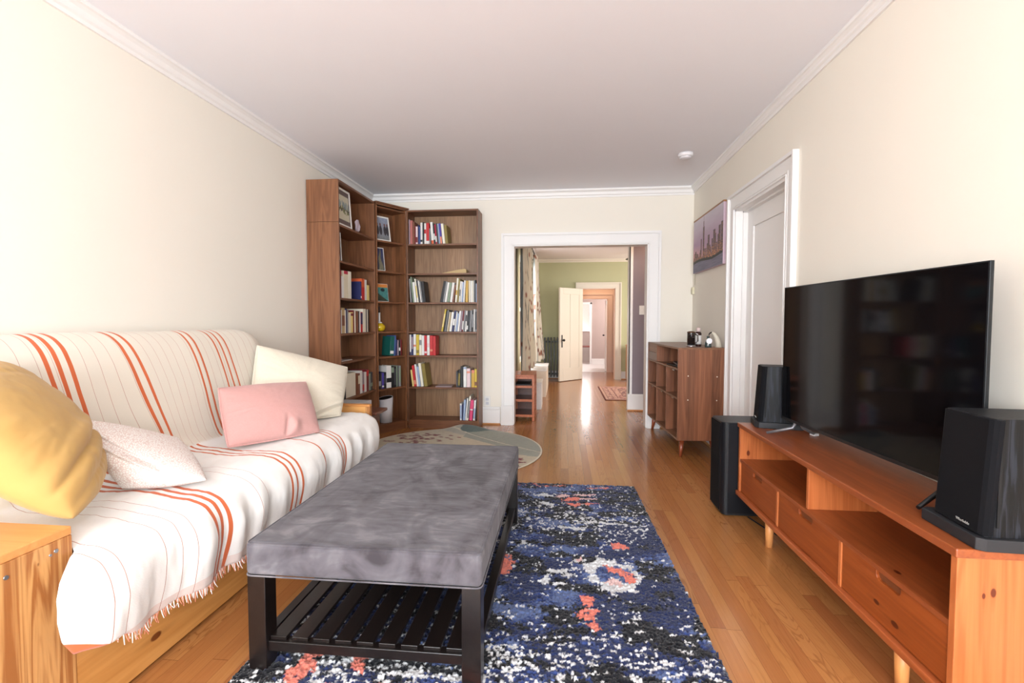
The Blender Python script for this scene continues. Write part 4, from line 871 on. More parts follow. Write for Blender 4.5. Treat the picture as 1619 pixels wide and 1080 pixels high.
# loose paper
def slab(name, x0, x1, y0, y1, z, th, m, label, cat, rz=0.):
    cx, cy = (x0+x1)/2, (y0+y1)/2; o = MB().box(x0-cx, x1-cx, y0-cy, y1-cy, 0, th).build(name, m, None, min(.001, th*.3), 1); o.location = (cx, cy, z); o.rotation_euler = (0, 0, rz)
    return tag(o, label, cat)
slab('booklet', -2.02, -1.905, 3.99, 4.22, SHL[4]+.001, .006, plain((196, 190, 188), .6, name='grey_paper'), 'grey booklet lying flat on the fifth shelf of the left bookcase', 'booklet')
slab('paper_stack', -1.37, -1.19, BYF+.02, BYF+.20, SHZ[5]+.001, .007, plain((176, 160, 164), .6, name='lilac_paper'), 'lilac papers lying flat on the sixth shelf of the right bookcase', 'papers', R(4))
slab('book_slipcase', -2.09, -1.915, yl(500+300*k2, -1.905)+.016, yl(500+430*k2, -1.905)-.01, SHL[5]+.002, .215, cmat('ivory'), 'broad ivory slipcase standing among books on the sixth left shelf', 'book')
# tan paper wedge
o = MB().prism([(-1.30, 0), (-1.02, 0), (-1.02, .038), (-1.04, .046), (-1.12, .036)], BYF+.03, BYF+.15, axis=1).build('paper_bag', plain((198, 172, 126), .8, name='kraft_paper'), None, .003); o.location = (0, 0, SHZ[1]+.001)
tag(o, 'folded tan paper bag lying on the second shelf of the right bookcase', 'bag')
# yellow vase with long neck
vc = CROT @ Vector((.095, .085, SHC[3]+.001))
t = thing('yellow_vase', vc, 'squat yellow glass vase with tall silver neck on the corner bookcase', 'vase')
n = NT('yellow_glass'); n.b.inputs['Base Color'].default_value = (*lin((206, 172, 28)), 1); n.b.inputs['Roughness'].default_value = .12; n.b.inputs['Coat Weight'].default_value = .6
MB().lathe((0, 0, 0), [(.032, 0), (.052, .012), (.062, .035), (.058, .058), (.040, .078), (.022, .088)]).build('body', n.m, t)
MB().lathe((0, 0, 0), [(.0295, .086), (.030, .092), (.020, .098), (.011, .102), (.011, .19), (.013, .195)]).build('neck', plain((232, 230, 226), .3, name='white_ceramic'), t)
MB().lathe((0, 0, 0), [(.008, .195), (.007, .25), (.003, .262)]).build('stopper', plain((40, 36, 40), .3, name='dark_stopper'), t)
# white cylinder router on the bottom corner shelf
rc = CROT @ Vector((.175, .10, SHC[6]+.001))
t = thing('wireless_router', rc, 'white cylindrical router with slanted dark top in the corner bookcase', 'router')
seg = 32; bm = MB(); rb = [bm.bm.verts.new((.068*math.cos(2*PI*k/seg), .068*math.sin(2*PI*k/seg), 0)) for k in range(seg)]; rt = [bm.bm.verts.new((.078*math.cos(2*PI*k/seg), .078*math.sin(2*PI*k/seg), .262+.014*math.sin(2*PI*k/seg+.6))) for k in range(seg)]
for k in range(seg): f = bm.bm.faces.new((rb[k], rb[(k+1) % seg], rt[(k+1) % seg], rt[k])); f.smooth = True
bm.bm.faces.new(rb); rin = [bm.bm.verts.new((v.co.x*.9, v.co.y*.9, v.co.z-.002)) for v in rt]
for k in range(seg): bm.bm.faces.new((rt[k], rt[(k+1) % seg], rin[(k+1) % seg], rin[k]))
bm.build('body', plain((214, 212, 216), .4, name='white_plastic', var=.02), t)
bm = MB(); a = [bm.bm.verts.new((.07*math.cos(2*PI*k/seg), .07*math.sin(2*PI*k/seg), .258+.0125*math.sin(2*PI*k/seg+.6))) for k in range(seg)]; bm.bm.faces.new(a); bm.build('vent', BLACKM, t)

# side table behind the sofa arm and the device on it
t = thing('side_table', (-1.65, 3.50, 0), 'dark brown side table between the far sofa arm and left bookcase', 'table'); O = t.location
MB(O).box(-1.98, -1.345, 3.375, 3.60, .478, .50).build('table_top', DKBROWN, t, .006)
MB(O).box(-1.94, -1.40, 3.40, 3.575, .405, .478).build('apron', DKBROWN, t, .002)
MB(O).box(-1.90, -1.46, 3.41, 3.55, .02, .405).build('cabinet_body', wood('table_body', (108, 66, 40), (132, 86, 54), 2, .4), t, .002)
slab('silver_box', -1.66, -1.45, 3.40, 3.54, .501, .065, plain((186, 188, 192), .35, .3, name='silver_casing'), 'silver flat box on the dark side table behind the sofa arm', 'box')

# ================================================================== TV STAND
TX0, TX1, TY0, TY1, TZ = 1.035, 1.395, 1.352, 2.938, .575
t = thing('tv_stand', (1.21, 2.145, 0), 'long orange pine media stand with three drawers and open shelves', 'tv stand'); O = t.location
MB(O).box(TX0, TX1, TY0, TY1, TZ-.025, TZ).build('top_board', PINE_TOP, t, .004)
MB(O).box(TX0+.008, TX1, TY0+.006, TY0+.028, .172, TZ-.025).build('side_panel', PINE_Z, t, .002)
MB(O).box(TX0+.008, TX1, TY1-.028, TY1-.006, .172, TZ-.025).build('side_panel', PINE_Z, t, .002)
MB(O).box(TX0-.004, TX1, TY0, TY1, .147, .172).build('bottom_board', PINE_Y, t, .004)
MS = .365
MB(O).box(TX0+.010, TX1-.02, TY0+.028, TY1-.028, MS-.018, MS).build('middle_shelf', PINE_TOP, t, .002)
MB(O).box(TX1-.02, TX1-.008, TY0+.028, TY1-.028, .172, TZ-.025).build('back_panel', wood('orange_pine_back', (166, 90, 44), (196, 116, 64), 2, .42, 9, band=.11, across=1), t)
MB(O).box(TX0+.02, TX1-.02, 2.150, 2.168, MS, TZ-.025).build('upper_divider', PINE_Z, t, .002)
dvs = (TY0+.028, 1.894, 2.428, TY1-.028)
for yy in dvs[1:3]: MB(O).box(TX0+.012, TX1-.02, yy-.009, yy+.009, .172, MS-.018).build('lower_divider', PINE_Z, t, .002)
for k in range(3):
    a, b = dvs[k]+(.012 if k else .003), dvs[k+1]-(.012 if k < 2 else .003); m = (a+b)/2; hw = .058; zt = MS-.021; zb = .175; zh = zt-.030
    x0, x1 = TX0+.016, TX0+.034
    # front with a slot cut for the fingers
    slot = [(m-hw, zt), (m-hw, zh+.012), (m-hw+.004, zh+.004), (m-hw+.012, zh), (m+hw-.012, zh), (m+hw-.004, zh+.004), (m+hw, zh+.012), (m+hw, zt)]
    dr = MB(O).prism([(a, zb), (b, zb), (b, zt)]+slot[::-1]+[(a, zt)], x0, x1, axis=0).build('drawer', PINE_DRAWER, t, .0015)
    MB(O).box(x1-.008, x1-.001, m-hw-.005, m+hw+.005, zh-.006, zt).build('finger_recess', plain((120, 66, 34), .5, name='recess_wood'), dr)
for xx in (TX0+.045, TX1-.05):
    for yy, dy in ((1.60, -.02), (2.58, -.02)): MB(O).tube([(xx, yy, 0), (xx, yy, .147)], .0175, 20, .022).build('leg', wood('leg_pine', (206, 136, 74), (226, 160, 98), 2, .4, 7), t)

# ================================================================== TELEVISION
t = thing('television', (1.22, 2.1415, TZ), 'large black flat television standing on the orange pine stand', 'television', math.atan2(.055, 1.18))
vz0, vz1, hv = .070, .777, .5905
SCR = NT('tv_glass'); SCR.b.inputs['Base Color'].default_value = (.003, .003, .004, 1); SCR.b.inputs['Roughness'].default_value = .07; SCR.b.inputs['Specular IOR Level'].default_value = .30
MB().box(0, .012, -hv, hv, vz0, vz1).build('frame', plain((44, 47, 50), .35, .6, name='tv_bezel_metal'), t, .001)
MB().box(-.0012, .001, -hv+.005, hv-.005, vz0+.014, vz1-.005).build('screen', SCR.m, t)
MB().box(-.0014, .001, -hv+.003, hv-.003, vz0, vz0+.0135).build('lower_bezel', plain((26, 26, 28), .4, name='dark_bezel'), t)
MB().box(.012, .05, -hv+.2, hv-.2, vz0+.02, vz0+.42).build('rear_housing', BLACKM, t, .01)
FOOT = plain((120, 120, 124), .35, .5, name='foot_metal')
for yy, s, m in ((.46, 1, FOOT), (-.46, -1, BLACKM)):
    MB().tube([(-.115, yy+.05*s, .007), (-.008, yy, .045), (.02, yy, .094)], .0065, 10, .010).tube([(.12, yy+.02*s, .007), (.045, yy, .045), (.02, yy, .094)], .0065, 10, .010).build('foot', m, t)
slab('wall_plug', 1.30, 1.33, 2.62, 2.65, TZ+.001, .012, plain((220, 220, 222), .3, name='white_plastic_small'), 'small white plug lying under the television', 'plug', .4)

# ================================================================== SPEAKERS
n = NT('black_ash'); v = n.coords((1, 1, .05)); f = n.noise(v, 70, 4, 1.8); n.col(n.ramp(f, [(.44, lin((5, 6, 8))), (.54, lin((14, 17, 22))), (.62, lin((32, 36, 44)))])); n.b.inputs['Roughness'].default_value = .5; n.b.inputs['Specular IOR Level'].default_value = .3; n.bump(f, .4, .002); ASH = n.m
GRILLE = plain((11, 12, 16), .9, name='grille_cloth', scale=400, var=.3, bump=.2, spec=.2)
PLATE = plain((30, 32, 36), .6, name='plate_slate', scale=300, var=.15)
BADGE = plain((210, 210, 206), .3, .6, name='badge_silver')
def speaker(label, lx, ly, rz, z, plate_pts, gw=.152, gd=.235, gh=.312):
    t = thing('speaker', (lx, ly, z), label, 'speaker', rz)       # local: front faces -x, width along y
    pts = plate_pts
    MB().prism(pts, 0, .033).build('base_plate', PLATE, t, .002)
    # cabinet: front narrower at top, rounded vertical front edges
    def sect(k):
        lean = .018*k
        return [(lean+.014, 0), (gd, .008), (gd, gw-.008), (lean+.014, gw), (lean+.004, gw-.004), (lean, gw-.014), (lean, .014), (lean+.004, .004)]
    bm = MB(); a = [bm.bm.verts.new((x, y, .033)) for x, y in sect(0)]; b = [bm.bm.verts.new((x, y, .033+gh)) for x, y in sect(1)]
    nn = len(a); bm.bm.faces.new(a); bm.bm.faces.new(b)
    for i in range(nn): bm.bm.faces.new((a[i], a[(i+1) % nn], b[(i+1) % nn], b[i]))
    bm.build('cabinet', ASH, t, .0015)
    # grille wrapping the front and its rounded corners
    def gs(k):
        lean = .018*k; x = lean-.006
        return [(x+.026, -.004), (x+.014, -.0035), (x+.005, .003), (x, .013), (x, gw-.013), (x+.005, gw-.003), (x+.014, gw+.0035), (x+.026, gw+.004), (x+.026, gw-.002), (x+.010, gw-.016), (x+.010, .016), (x+.026, .002)]
    bm = MB(); a = [bm.bm.verts.new((x, y, .037)) for x, y in gs(0)]; b = [bm.bm.verts.new((x, y, .031+gh)) for x, y in gs(1)]
    nn = len(a); bm.bm.faces.new(a); bm.bm.faces.new(b)
    for i in range(nn): bm.bm.faces.new((a[i], a[(i+1) % nn], b[(i+1) % nn], b[i]))
    gr = bm.build('grille', GRILLE, t, .002)
    mw = Matrix.Translation((-.0085, .060, .050)) @ Matrix.Rotation(R(-90), 4, 'Z') @ Matrix.Rotation(R(90), 4, 'X')
    text_mesh('badge', 'Wharfedale', .0098, BADGE, gr, mw)
    for yy in (-.0010, gw+.0010):
        MB().box(.028, .034, yy-.002, yy+.002, .06, .033+gh-.03).build('side_slot', plain((6, 6, 7), .8, name='slot_black'), t)
    return t
speaker('near black bookshelf speaker on a slate plate at the right end of the stand', 1.098, 1.352, R(-3), TZ+.0005, [(-.018, .0), (.0, -.012), (.26, -.012), (.26, .18), (.20, .20), (.0, .215), (-.018, .205)], .180)
speaker('far black bookshelf speaker on a slate plate behind the television', 1.10, 2.795, R(-12), TZ+.0005, [(-.018, .02), (.0, -.008), (.25, -.008), (.25, .16), (.0, .175), (-.018, .16)], .150, .22)
# subwoofer tower
t = thing('subwoofer', (1.1, 3.05, 0), 'tall black floor subwoofer with rounded base beyond the pine stand', 'subwoofer')
SBM = plain((13, 15, 20), .4, spec=.3, name='satin_black', var=.05)
r_ = .035; w0, w1, q0, q1 = -.145, .13, -.105, .12
def rrect(x0, x1, y0, y1, r):
    pts = []
    for cx, cy, a0 in ((x1-r, y1-r, 0), (x0+r, y1-r, 90), (x0+r, y0+r, 180), (x1-r, y0+r, 270)):
        for k in range(7): a = R(a0+k*15); pts.append((cx+r*math.cos(a), cy+r*math.sin(a)))
    return pts
MB().prism(rrect(w0, w1, q0, q1, r_), .022, .57).build('cabinet', SBM, t, .003)
MB().box(w0-.004, w0+.002, q0+.04, q1-.02, .03, .56).build('side_grille', GRILLE, t, .002)
MB().prism(rrect(w0+.012, w1-.012, q0+.012, q1-.012, .03), .008, .022).build('base_plinth', BLACKM, t)
for a, b in ((w0+.05, q0+.05), (w1-.05, q0+.05), (w0+.05, q1-.05), (w1-.05, q1-.05)): MB().lathe((a, b, 0), [(.018, 0), (.02, .004), (.018, .009)], 16).build('foot', BLACKM, t)
cb = MB().tube([(1.11, 2.945, .006), (1.13, 2.86, .006), (1.16, 2.74, .006), (1.22, 2.62, .006), (1.30, 2.56, .006), (1.36, 2.52, .006)], .004, 8).build('power_cable', BLACKM)
tag(cb, 'black power cable running along the floor under the stand', 'cable')

# ================================================================== WALNUT CUBBY CABINET
CL, CDp, CZ0, CZ1 = 1.125, .382, .150, .946
crz = R(2.7); t = thing('cubby_cabinet', (.985, 4.19, 0), 'walnut cubby cabinet on splayed legs against the right wall', 'cabinet', crz); CM = Matrix.Translation((.985, 4.19, 0)) @ Matrix.Rotation(crz, 4, 'Z')
th_ = .016
MB().box(0, CDp, 0, th_, CZ0, CZ1-th_).build('side_panel', WALN_CAB, t, .001)
MB().box(0, CDp, CL-th_, CL, CZ0, CZ1-th_).build('side_panel', WALN_CAB, t, .001)
MB().box(0, CDp, 0, CL, CZ1-th_, CZ1).build('top_board', WALN_CABT, t, .001)
MB().box(0, CDp, th_, CL-th_, CZ0, CZ0+th_).build('bottom_board', WALN_CABT, t, .001)
MB().box(CDp-.008, CDp, th_, CL-th_, CZ0+th_, CZ1-th_).build('back_panel', wood('walnut_cab_back', (112, 68, 46), (150, 98, 70), 2, .45, 8, band=.09, across=1), t)
z1, z2 = .766, .515
MB().box(.002, CDp-.008, th_, CL-th_, z1-th_, z1).build('shelf', WALN_CABT, t, .001)
MB().box(.002, CDp-.008, th_, CL-th_, z2-th_, z2).build('shelf', WALN_CABT, t, .001)
D1, D2 = CL*.345, CL*.67
for yy in (D1, D2):
    MB().box(.002, CDp-.008, yy-th_/2, yy+th_/2, z2, z1-th_).build('divider', WALN_CAB, t, .001)
    MB().box(.002, CDp-.008, yy-th_/2, yy+th_/2, CZ0+th_, z2-th_).build('divider', WALN_CAB, t, .001)
MB().box(.002, CDp-.008, D2-th_/2, D2+th_/2, z1, CZ1-th_).build('divider', WALN_CAB, t, .001)
MB().box(.006, .02, D2+th_/2+.002, CL-th_-.002, z1+.085, CZ1-th_-.002).build('drawer', wood('drawer_walnut', (128, 84, 58), (152, 106, 76), 1, .4, 8), t, .001)
MB().box(.004, .018, D2+th_/2+.002, CL-th_-.002, z1+.002, z1+.082).build('drawer', plain((140, 116, 106), .4, name='taupe_drawer'), t, .001)
for (ya, zb) in ((th_+.04, z1-th_), (th_+.06, z2-th_), (D1+.07, z2-th_), (D2+.07, z2-th_)): MB().box(.012, .022, ya+.1, ya+.17, zb-.016, zb-.008).build('door_catch', CHROME, t)
for yy, zz in ((.085, .705), (.325, .700), (.085, .50), (.325, .498)): MB().tube([(yy, -.0015, zz), (yy, .002, zz)], .005, 12).build('screw_cap', plain((230, 220, 205), .4, name='pale_cap'), t)
for (xx, yy, sx, sy) in ((.06, .07, -1, -1), (CDp-.07, .07, 1, -1), (.06, CL-.08, -1, 1), (CDp-.07, CL-.08, 1, 1)):
    MB().tube([(xx+.018*sx, yy+.03*sy, 0), (xx, yy, CZ0)], .012, 18, .024).build('leg', LEGWOOD, t)
# things on and in it
def onto(x, y, z): return CM @ Vector((x, y, z))
t = thing('coffee_press', onto(.155, .16, CZ1+.0005), 'black and chrome coffee press on the walnut cabinet', 'coffee press')
MB().lathe((0, 0, 0), [(.040, 0), (.041, .006), (.035, .010), (.0345, .014)]).build('base', CHROME, t)
n = NT('dark_glass'); n.b.inputs['Base Color'].default_value = (.012, .010, .010, 1); n.b.inputs['Roughness'].default_value = .06; n.b.inputs['Coat Weight'].default_value = 1
MB().lathe((0, 0, 0), [(.0335, .014), (.034, .118), (.034, .122)]).build('beaker', n.m, t)
MB().lathe((0, 0, 0), [(.036, .122), (.036, .130), (.018, .136), (.006, .137)]).build('lid', plain((110, 80, 60), .3, .7, name='bronze_lid'), t)
MB().tube([(.034, 0, .115), (.056, 0, .108), (.058, 0, .05), (.036, 0, .03)], .005, 8).build('handle', CHROME, t)
t = thing('labelled_bottle', onto(.235, .22, CZ1+.0005), 'dark bottle with white label and pale cap on the walnut cabinet', 'bottle')
MB().lathe((0, 0, 0), [(.026, 0), (.027, .004), (.027, .115), (.022, .125), (.012, .132)]).build('body', plain((52, 28, 24), .15, name='brown_bottle_glass'), t)
MB().lathe((0, 0, 0), [(.0275, .02), (.0275, .098)]).build('paper_label', plain((228, 226, 222), .6, name='label_paper'), t)
MB().lathe((0, 0, 0), [(.020, .130), (.021, .155), (.014, .165), (.008, .168)]).build('cap', plain((210, 190, 186), .4, name='pale_cap_plastic'), t)
t = thing('glass_jar', onto(.265, .055, CZ1+.0005), 'small dark green glass jar with round white tag on the cabinet', 'jar')
n = NT('green_jar_glass'); n.b.inputs['Base Color'].default_value = (*lin((44, 62, 62)), 1); n.b.inputs['Roughness'].default_value = .08; n.b.inputs['Coat Weight'].default_value = .8
MB().lathe((0, 0, 0), [(.026, 0), (.028, .006), (.026, .035), (.020, .055), (.012, .065), (.011, .09), (.014, .095)]).build('body', n.m, t)
MB().tube([(0, -.029, .055), (0, -.032, .055)], .024, 28).build('tag', plain((240, 240, 244), .5, name='white_tag'), t)
MB().tube([(0, -.02, .075), (.004, -.012, .1), (-.006, 0, .098)], .002, 6).build('string', BLACKM, t)
t = thing('curved_horn', onto(.325, .075, CZ1+.0005), 'cream curved horn ornament with dark tip behind the glass jar', 'ornament')
pts = [(.036, 0, .0), (.030, 0, .045), (.016, 0, .085), (-.004, 0, .115), (-.024, 0, .128)]
MB().tube(pts, .028, 18, .010).build('body', plain((214, 206, 188), .5, name='bone_cream', var=.08, scale=60), t)
MB().tube([(-.022, 0, .127), (-.038, 0, .122), (-.047, 0, .108), (-.046, 0, .098)], .007, 12, .004).build('tip', BLACKM, t)
o = MB().box(-.11, .11, -.16, .16, 0, .012).build('laptop', BLACKM, None, .003); o.matrix_world = CM @ Matrix.Translation((.135, .26, z1+.001)) @ Matrix.Rotation(R(6), 4, 'Z')
tag(o, 'closed black laptop lying in the upper open slot of the cabinet', 'laptop')
o = MB().box(-.09, .09, -.12, .12, 0, .016).build('black_case', plain((44, 46, 54), .3, name='dark_case'), None, .004); o.matrix_world = CM @ Matrix.Translation((.14, .27, z1+.0145)) @ Matrix.Rotation(R(-8), 4, 'Z')
tag(o, 'dark flat case lying on top of the closed laptop', 'case')

# ================================================================== WALL AND CEILING THINGS
t = thing('canvas_print', (XR-.001, 4.74, 1.93), 'purple dusk city skyline canvas on the right wall', 'canvas print')
cy0, cy1, cz0, cz1, cxf = -.455, .465, -.268, .255, -.036
MB().box(cxf, 0, cy0, cy1, cz0, cz1).build('canvas_board', plain((200, 176, 190), .7, name='canvas_edge'), t, .001)
MB().box(cxf-.002, 0, cy0-.001, cy1+.001, cz1, cz1+.016).build('top_bar', plain((150, 104, 66), .5, name='bar_wood'), t, .001)
NU, NW = 300, 180; U, W = np.meshgrid(np.linspace(0, 1, NU), np.linspace(0, 1, NW), indexing='ij')   # U = 0 at the far end
def skyline(U, W):
    skyc = L3((204, 196, 206))*np.clip((W-.55)/.45, 0, 1)[..., None]+L3((176, 146, 172))*(1-np.clip((W-.55)/.45, 0, 1))[..., None]
    low = np.clip((.52-W)/.3, 0, 1)*np.clip(1.1-U*1.6, 0, 1); skyc = skyc*(1-low[..., None])+L3((222, 156, 136))*low[..., None]
    skyc = skyc*(.9+.2*fbm(U*3, W*9, 90))[..., None]; c = skyc
    shore = .20+.02*np.sin(U*7)
    r = np.random.default_rng(91); top = np.full(U.shape, .26)
    hs = []
    for k in range(46): hs.append((r.uniform(0, 1), r.uniform(.012, .026), r.uniform(.28, .42)))
    hs += [(.30, .016, .60), (.385, .026, .80), (.385, .012, .90), (.387, .004, .99), (.52, .02, .46), (.56, .03, .60), (.68, .022, .50), (.74, .034, .64), (.78, .02, .56), (.90, .03, .66), (.97, .03, .70), (.86, .02, .52)]
    for a, w_, h_ in hs: top = np.where(np.abs(U-a) < w_, np.maximum(top, h_), top)
    bld = (W < top) & (W > shore); wn = r.random((300, 180))
    tone = (.55+.5*vnoise(U*60, W*3, 93))[..., None]; bc = L3((92, 74, 84))*tone
    litw = (vnoise(U*150, W*120, 94) > .66) & (W < top-.01); glow = np.clip((.42-W)/.2, 0, 1)
    bc = bc+L3((236, 160, 70))*(litw*(.25+.6*glow*np.clip(U+.3, 0, 1)))[..., None]; bc = bc+L3((190, 110, 40))*(.35*glow*fbm(U*20, W*20, 97))[..., None]
    c = np.where(bld[..., None], bc, c)
    trees = (W < shore+.035*fbm(U*30, W*2, 95)+.0) & (W > shore-.04); c = np.where(trees[..., None], L3((42, 42, 36)), c)
    wat = W <= shore-.03; wc = L3((112, 108, 128))*(.8+.4*vnoise(U*8, W*70, 96))[..., None]; return np.where(wat[..., None], wc, c)
co = np.stack([np.full_like(U, cxf-.0012), cy1-U*(cy1-cy0), cz0+W*(cz1-cz0)], -1).reshape(-1, 3)
npmesh('image', co, gridfaces(NU, NW), PRINT, t, col=skyline(U, W).reshape(-1, 3), smooth=False)
o = MB().box(XR-.022, XR, 5.285, 5.335, 1.455, 1.53).build('thermostat', plain((226, 218, 188), .5, name='ivory_plastic'), None, .004)
tag(o, 'small ivory wall thermostat below the skyline canvas near the corner', 'thermostat')
MB().box(XR-.026, XR-.021, 5.295, 5.325, 1.47, 1.515).build('cover', plain((214, 206, 178), .5, name='ivory_cover'), o, .002)
cr = MB().tube([(XR-.004, 5.26, 1.66), (XR-.004, 5.275, 1.61), (XR-.004, 5.262, 1.55), (XR-.004, 5.25, 1.60), (XR-.004, 5.26, 1.66)], .002, 6).build('cord', plain((206, 196, 172), .6, name='cord'), o)
t = thing('smoke_detector', (1.045, 4.30, ZC), 'round white smoke detector on the ceiling', 'smoke detector')
MB().lathe((0, 0, 0), [(.062, -.0005), (.062, -.022), (.056, -.030)]).build('base', plain((236, 234, 236), .5, name='detector_white'), t)
MB().lathe((0, 0, 0), [(.050, -.030), (.046, -.042), (.030, -.047), (.002, -.048)]).build('cover', plain((220, 218, 222), .5, name='detector_cover'), t)
def outlet(name, loc, label, cat, rz=0., sw=False):
    t = thing(name, loc, label, cat, rz)
    MB().box(-.037, .037, -.006, 0, -.058, .058).build('wall_plate', plain((236, 234, 230), .45, name='plate_white'), t, .002)
    if sw: MB().box(-.006, .006, -.014, -.005, -.012, .012).build('toggle', TRIMM, t, .001)
    else:
        for z in (-.022, .022): MB().box(-.017, .017, -.0085, -.005, z-.015, z+.015).build('socket', plain((206, 206, 212), .4, name='socket_face'), t, .002)
outlet('wall_outlet', (-.835, YB-.0005, .262), 'white electrical outlet low on the wall beside the bookcase', 'outlet')
outlet('light_switch', (1.035, SY-.0005, 1.31), 'white light switch on the mauve hall wall', 'switch', 0, True)

# ================================================================== HALL AND DINING THINGS
t = thing('shoe_rack', (-.43, 5.85, 0), 'reddish wooden shoe rack with three open shelves in the hall', 'rack'); O = t.location
sx0, sx1, sy0, sy1, sz = -.575, -.31, 5.56, 6.00, .545
MB(O).box(sx0, sx1, sy0-.01, sy1+.01, sz-.018, sz).build('top_board', CHERRY, t, .003)
for xx in (sx0, sx1-.03):
    for yy in (sy0, sy1-.03): MB(O).box(xx, xx+.03, yy, yy+.03, 0, sz-.018).build('leg', CHERRY, t, .002)
for z in (.055, .235, .395):
    MB(O).box(sx0+.01, sx1-.01, sy0+.008, sy1-.008, z, z+.012).build('shelf', DKBROWN, t)
    MB(O).box(sx0+.03, sx1-.03, sy0, sy0+.02, z-.006, z+.022).build('shelf_rail', CHERRY, t, .001); MB(O).box(sx1-.02, sx1, sy0+.03, sy1-.03, z-.006, z+.022).build('shelf_rail', CHERRY, t, .001)
MB(O).box(sx0+.03, sx1-.03, sy0, sy0+.02, sz-.05, sz-.018).build('top_rail', CHERRY, t, .001)
MB(O).box(sx0+.03, sx1-.03, sy1-.012, sy1-.004, .05, sz-.02).build('back_panel', DKBROWN, t)
o = MB().box(-.54, -.36, 5.60, 5.86, .4075, .43).build('black_tray', BLACKM, None, .004); tag(o, 'flat black tray on the upper shelf of the shoe rack', 'tray')
WB = plain((232, 228, 224), .6, name='white_box_paint')
o = MB().box(-.42, -.262, 6.30, 6.72, .0, .34).build('white_bin', WB, None, .006); tag(o, 'slim white bin on the hall floor behind the shoe rack', 'bin')
MB().box(-.425, -.257, 6.295, 6.725, .341, .362).build('lid', WB, o, .004)
t = thing('storage_bench', (-.4, 7.9, 0), 'low off-white storage bench under the curtained window', 'bench'); O = t.location
PB = plain((232, 218, 200), .6, name='off_white_bench')
MB(O).box(-.55, -.235, 7.35, 8.5, 0, .40).build('body', PB, t, .003); MB(O).box(-.57, -.222, 7.33, 8.52, .402, .425).build('lid', plain((240, 236, 232), .5, name='bench_lid'), t, .004)
MB(O).box(-.236, -.230, 7.42, 7.9, .04, .36).box(-.236, -.230, 7.95, 8.43, .04, .36).build('front_panel', PB, t)
# curtains
def curtain(y0_, y1_, z0_, z1_, xf, folds, seedc, rgb, label, group, flare=0., bright=False, tall=1):
    nu, nw = 220, 60; U, W = np.meshgrid(np.linspace(0, 1, nu), np.linspace(0, 1, nw), indexing='ij')       # W = 0 at the hem
    y = y0_+(y1_-y0_)*U+.02*np.sin(U*40); x = xf+.035*np.sin(U*folds*2*PI+.5*np.sin(W*3))+.014*(fbm(U*9, W*3, seedc)-.5)+flare*(1-W)**1.6*np.clip(U*1.6, 0, 1)
    z = z0_+(z1_-z0_)*W+.012*np.sin(U*17)*(1-W)
    c = np.ones(U.shape+(3,))*L3(rgb)
    panel = .5+.5*np.sin(U*folds*2*PI*.5); c = np.where((panel > .75)[..., None], L3((176, 182, 180)), c)
    rp = np.random.default_rng(seedc)
    for k in range(75):
        a, b = rp.random(), rp.random(); rr2 = rp.uniform(.7, 1.1); m = (((U-a)*(y1_-y0_)/.035)**2+((W-b)*(z1_-z0_)/.03)**2) < rr2; c = np.where(m[..., None], L3((150, 104, 88)), c)
    for k in range(10):
        a = rp.random(); m = np.abs(U-a-.02*np.sin(W*12+k)) < .004; c = np.where(m[..., None], L3((130, 130, 122)), c)
    o = npmesh('curtain', np.stack([x, y, z], -1).reshape(-1, 3), gridfaces(nu, nw), CURT, col=c.reshape(-1, 3)); s = o.modifiers.new('thick', 'SOLIDIFY'); s.thickness = .003
    return tag(o, label, 'curtain', None)
n = NT('printed_curtain'); at = n.n('ShaderNodeAttribute', attribute_name='Col'); n.col(at.outputs['Color']); n.b.inputs['Roughness'].default_value = .9
tr = n.n('ShaderNodeBsdfTranslucent'); n.l(at.outputs['Color'], tr.inputs[0]); mx = n.n('ShaderNodeMixShader'); mx.inputs[0].default_value = .15
outn = n.t.nodes['Material Output']; n.l(n.b.outputs[0], mx.inputs[1]); n.l(tr.outputs[0], mx.inputs[2]); n.l(mx.outputs[0], outn.inputs[0]); CURT = n.m
curtain(6.06, 7.95, .47, 2.31, -.50, 6, 101, (208, 198, 178), 'beige patterned curtain hanging nearest the hall opening', None, flare=.06)
curtain(8.25, 9.10, .46, 2.31, -.46, 4, 102, (226, 218, 202), 'pale dotted curtain at the far side of the window', None, flare=.12)
o = MB().tube([(-.475, 6.02, 2.325), (-.475, 9.2, 2.325)], .011, 12).build('curtain_rod', BLACKM); tag(o, 'dark curtain rod above the hall window', 'rod')
MB().box(XHL, -.47, 6.02, 6.04, 2.315, 2.335).box(XHL, -.47, 9.14, 9.16, 2.315, 2.335).build('bracket', BLACKM, o)
# radiator
t = thing('radiator', (-.08, 9.55, 0), 'grey cast iron column radiator against the green wall', 'radiator'); RADM = plain((118, 124, 124), .45, .2, name='radiator_paint')
for k in range(9):
    x = -.25+k*.062; m = MB()
    for yy in (-.06, 0, .06): m.tube([(x, yy, .07), (x, yy, .80)], .016, 10)
    m.tube([(x, -.06, .80), (x, -.04, .83), (x, .04, .83), (x, .06, .80)], .018, 10).tube([(x, -.07, .08), (x, .07, .08)], .02, 10)
    if k in (0, 8): m.tube([(x, -.05, .08), (x, -.055, 0)], .016, 8).tube([(x, .05, .08), (x, .055, 0)], .016, 8)
    m.build('radiator_section', RADM, t)
MB().tube([(-.26, 0, .12), (.26, 0, .12)], .02, 10).tube([(-.26, 0, .76), (.26, 0, .76)], .02, 10).build('connector', RADM, t)
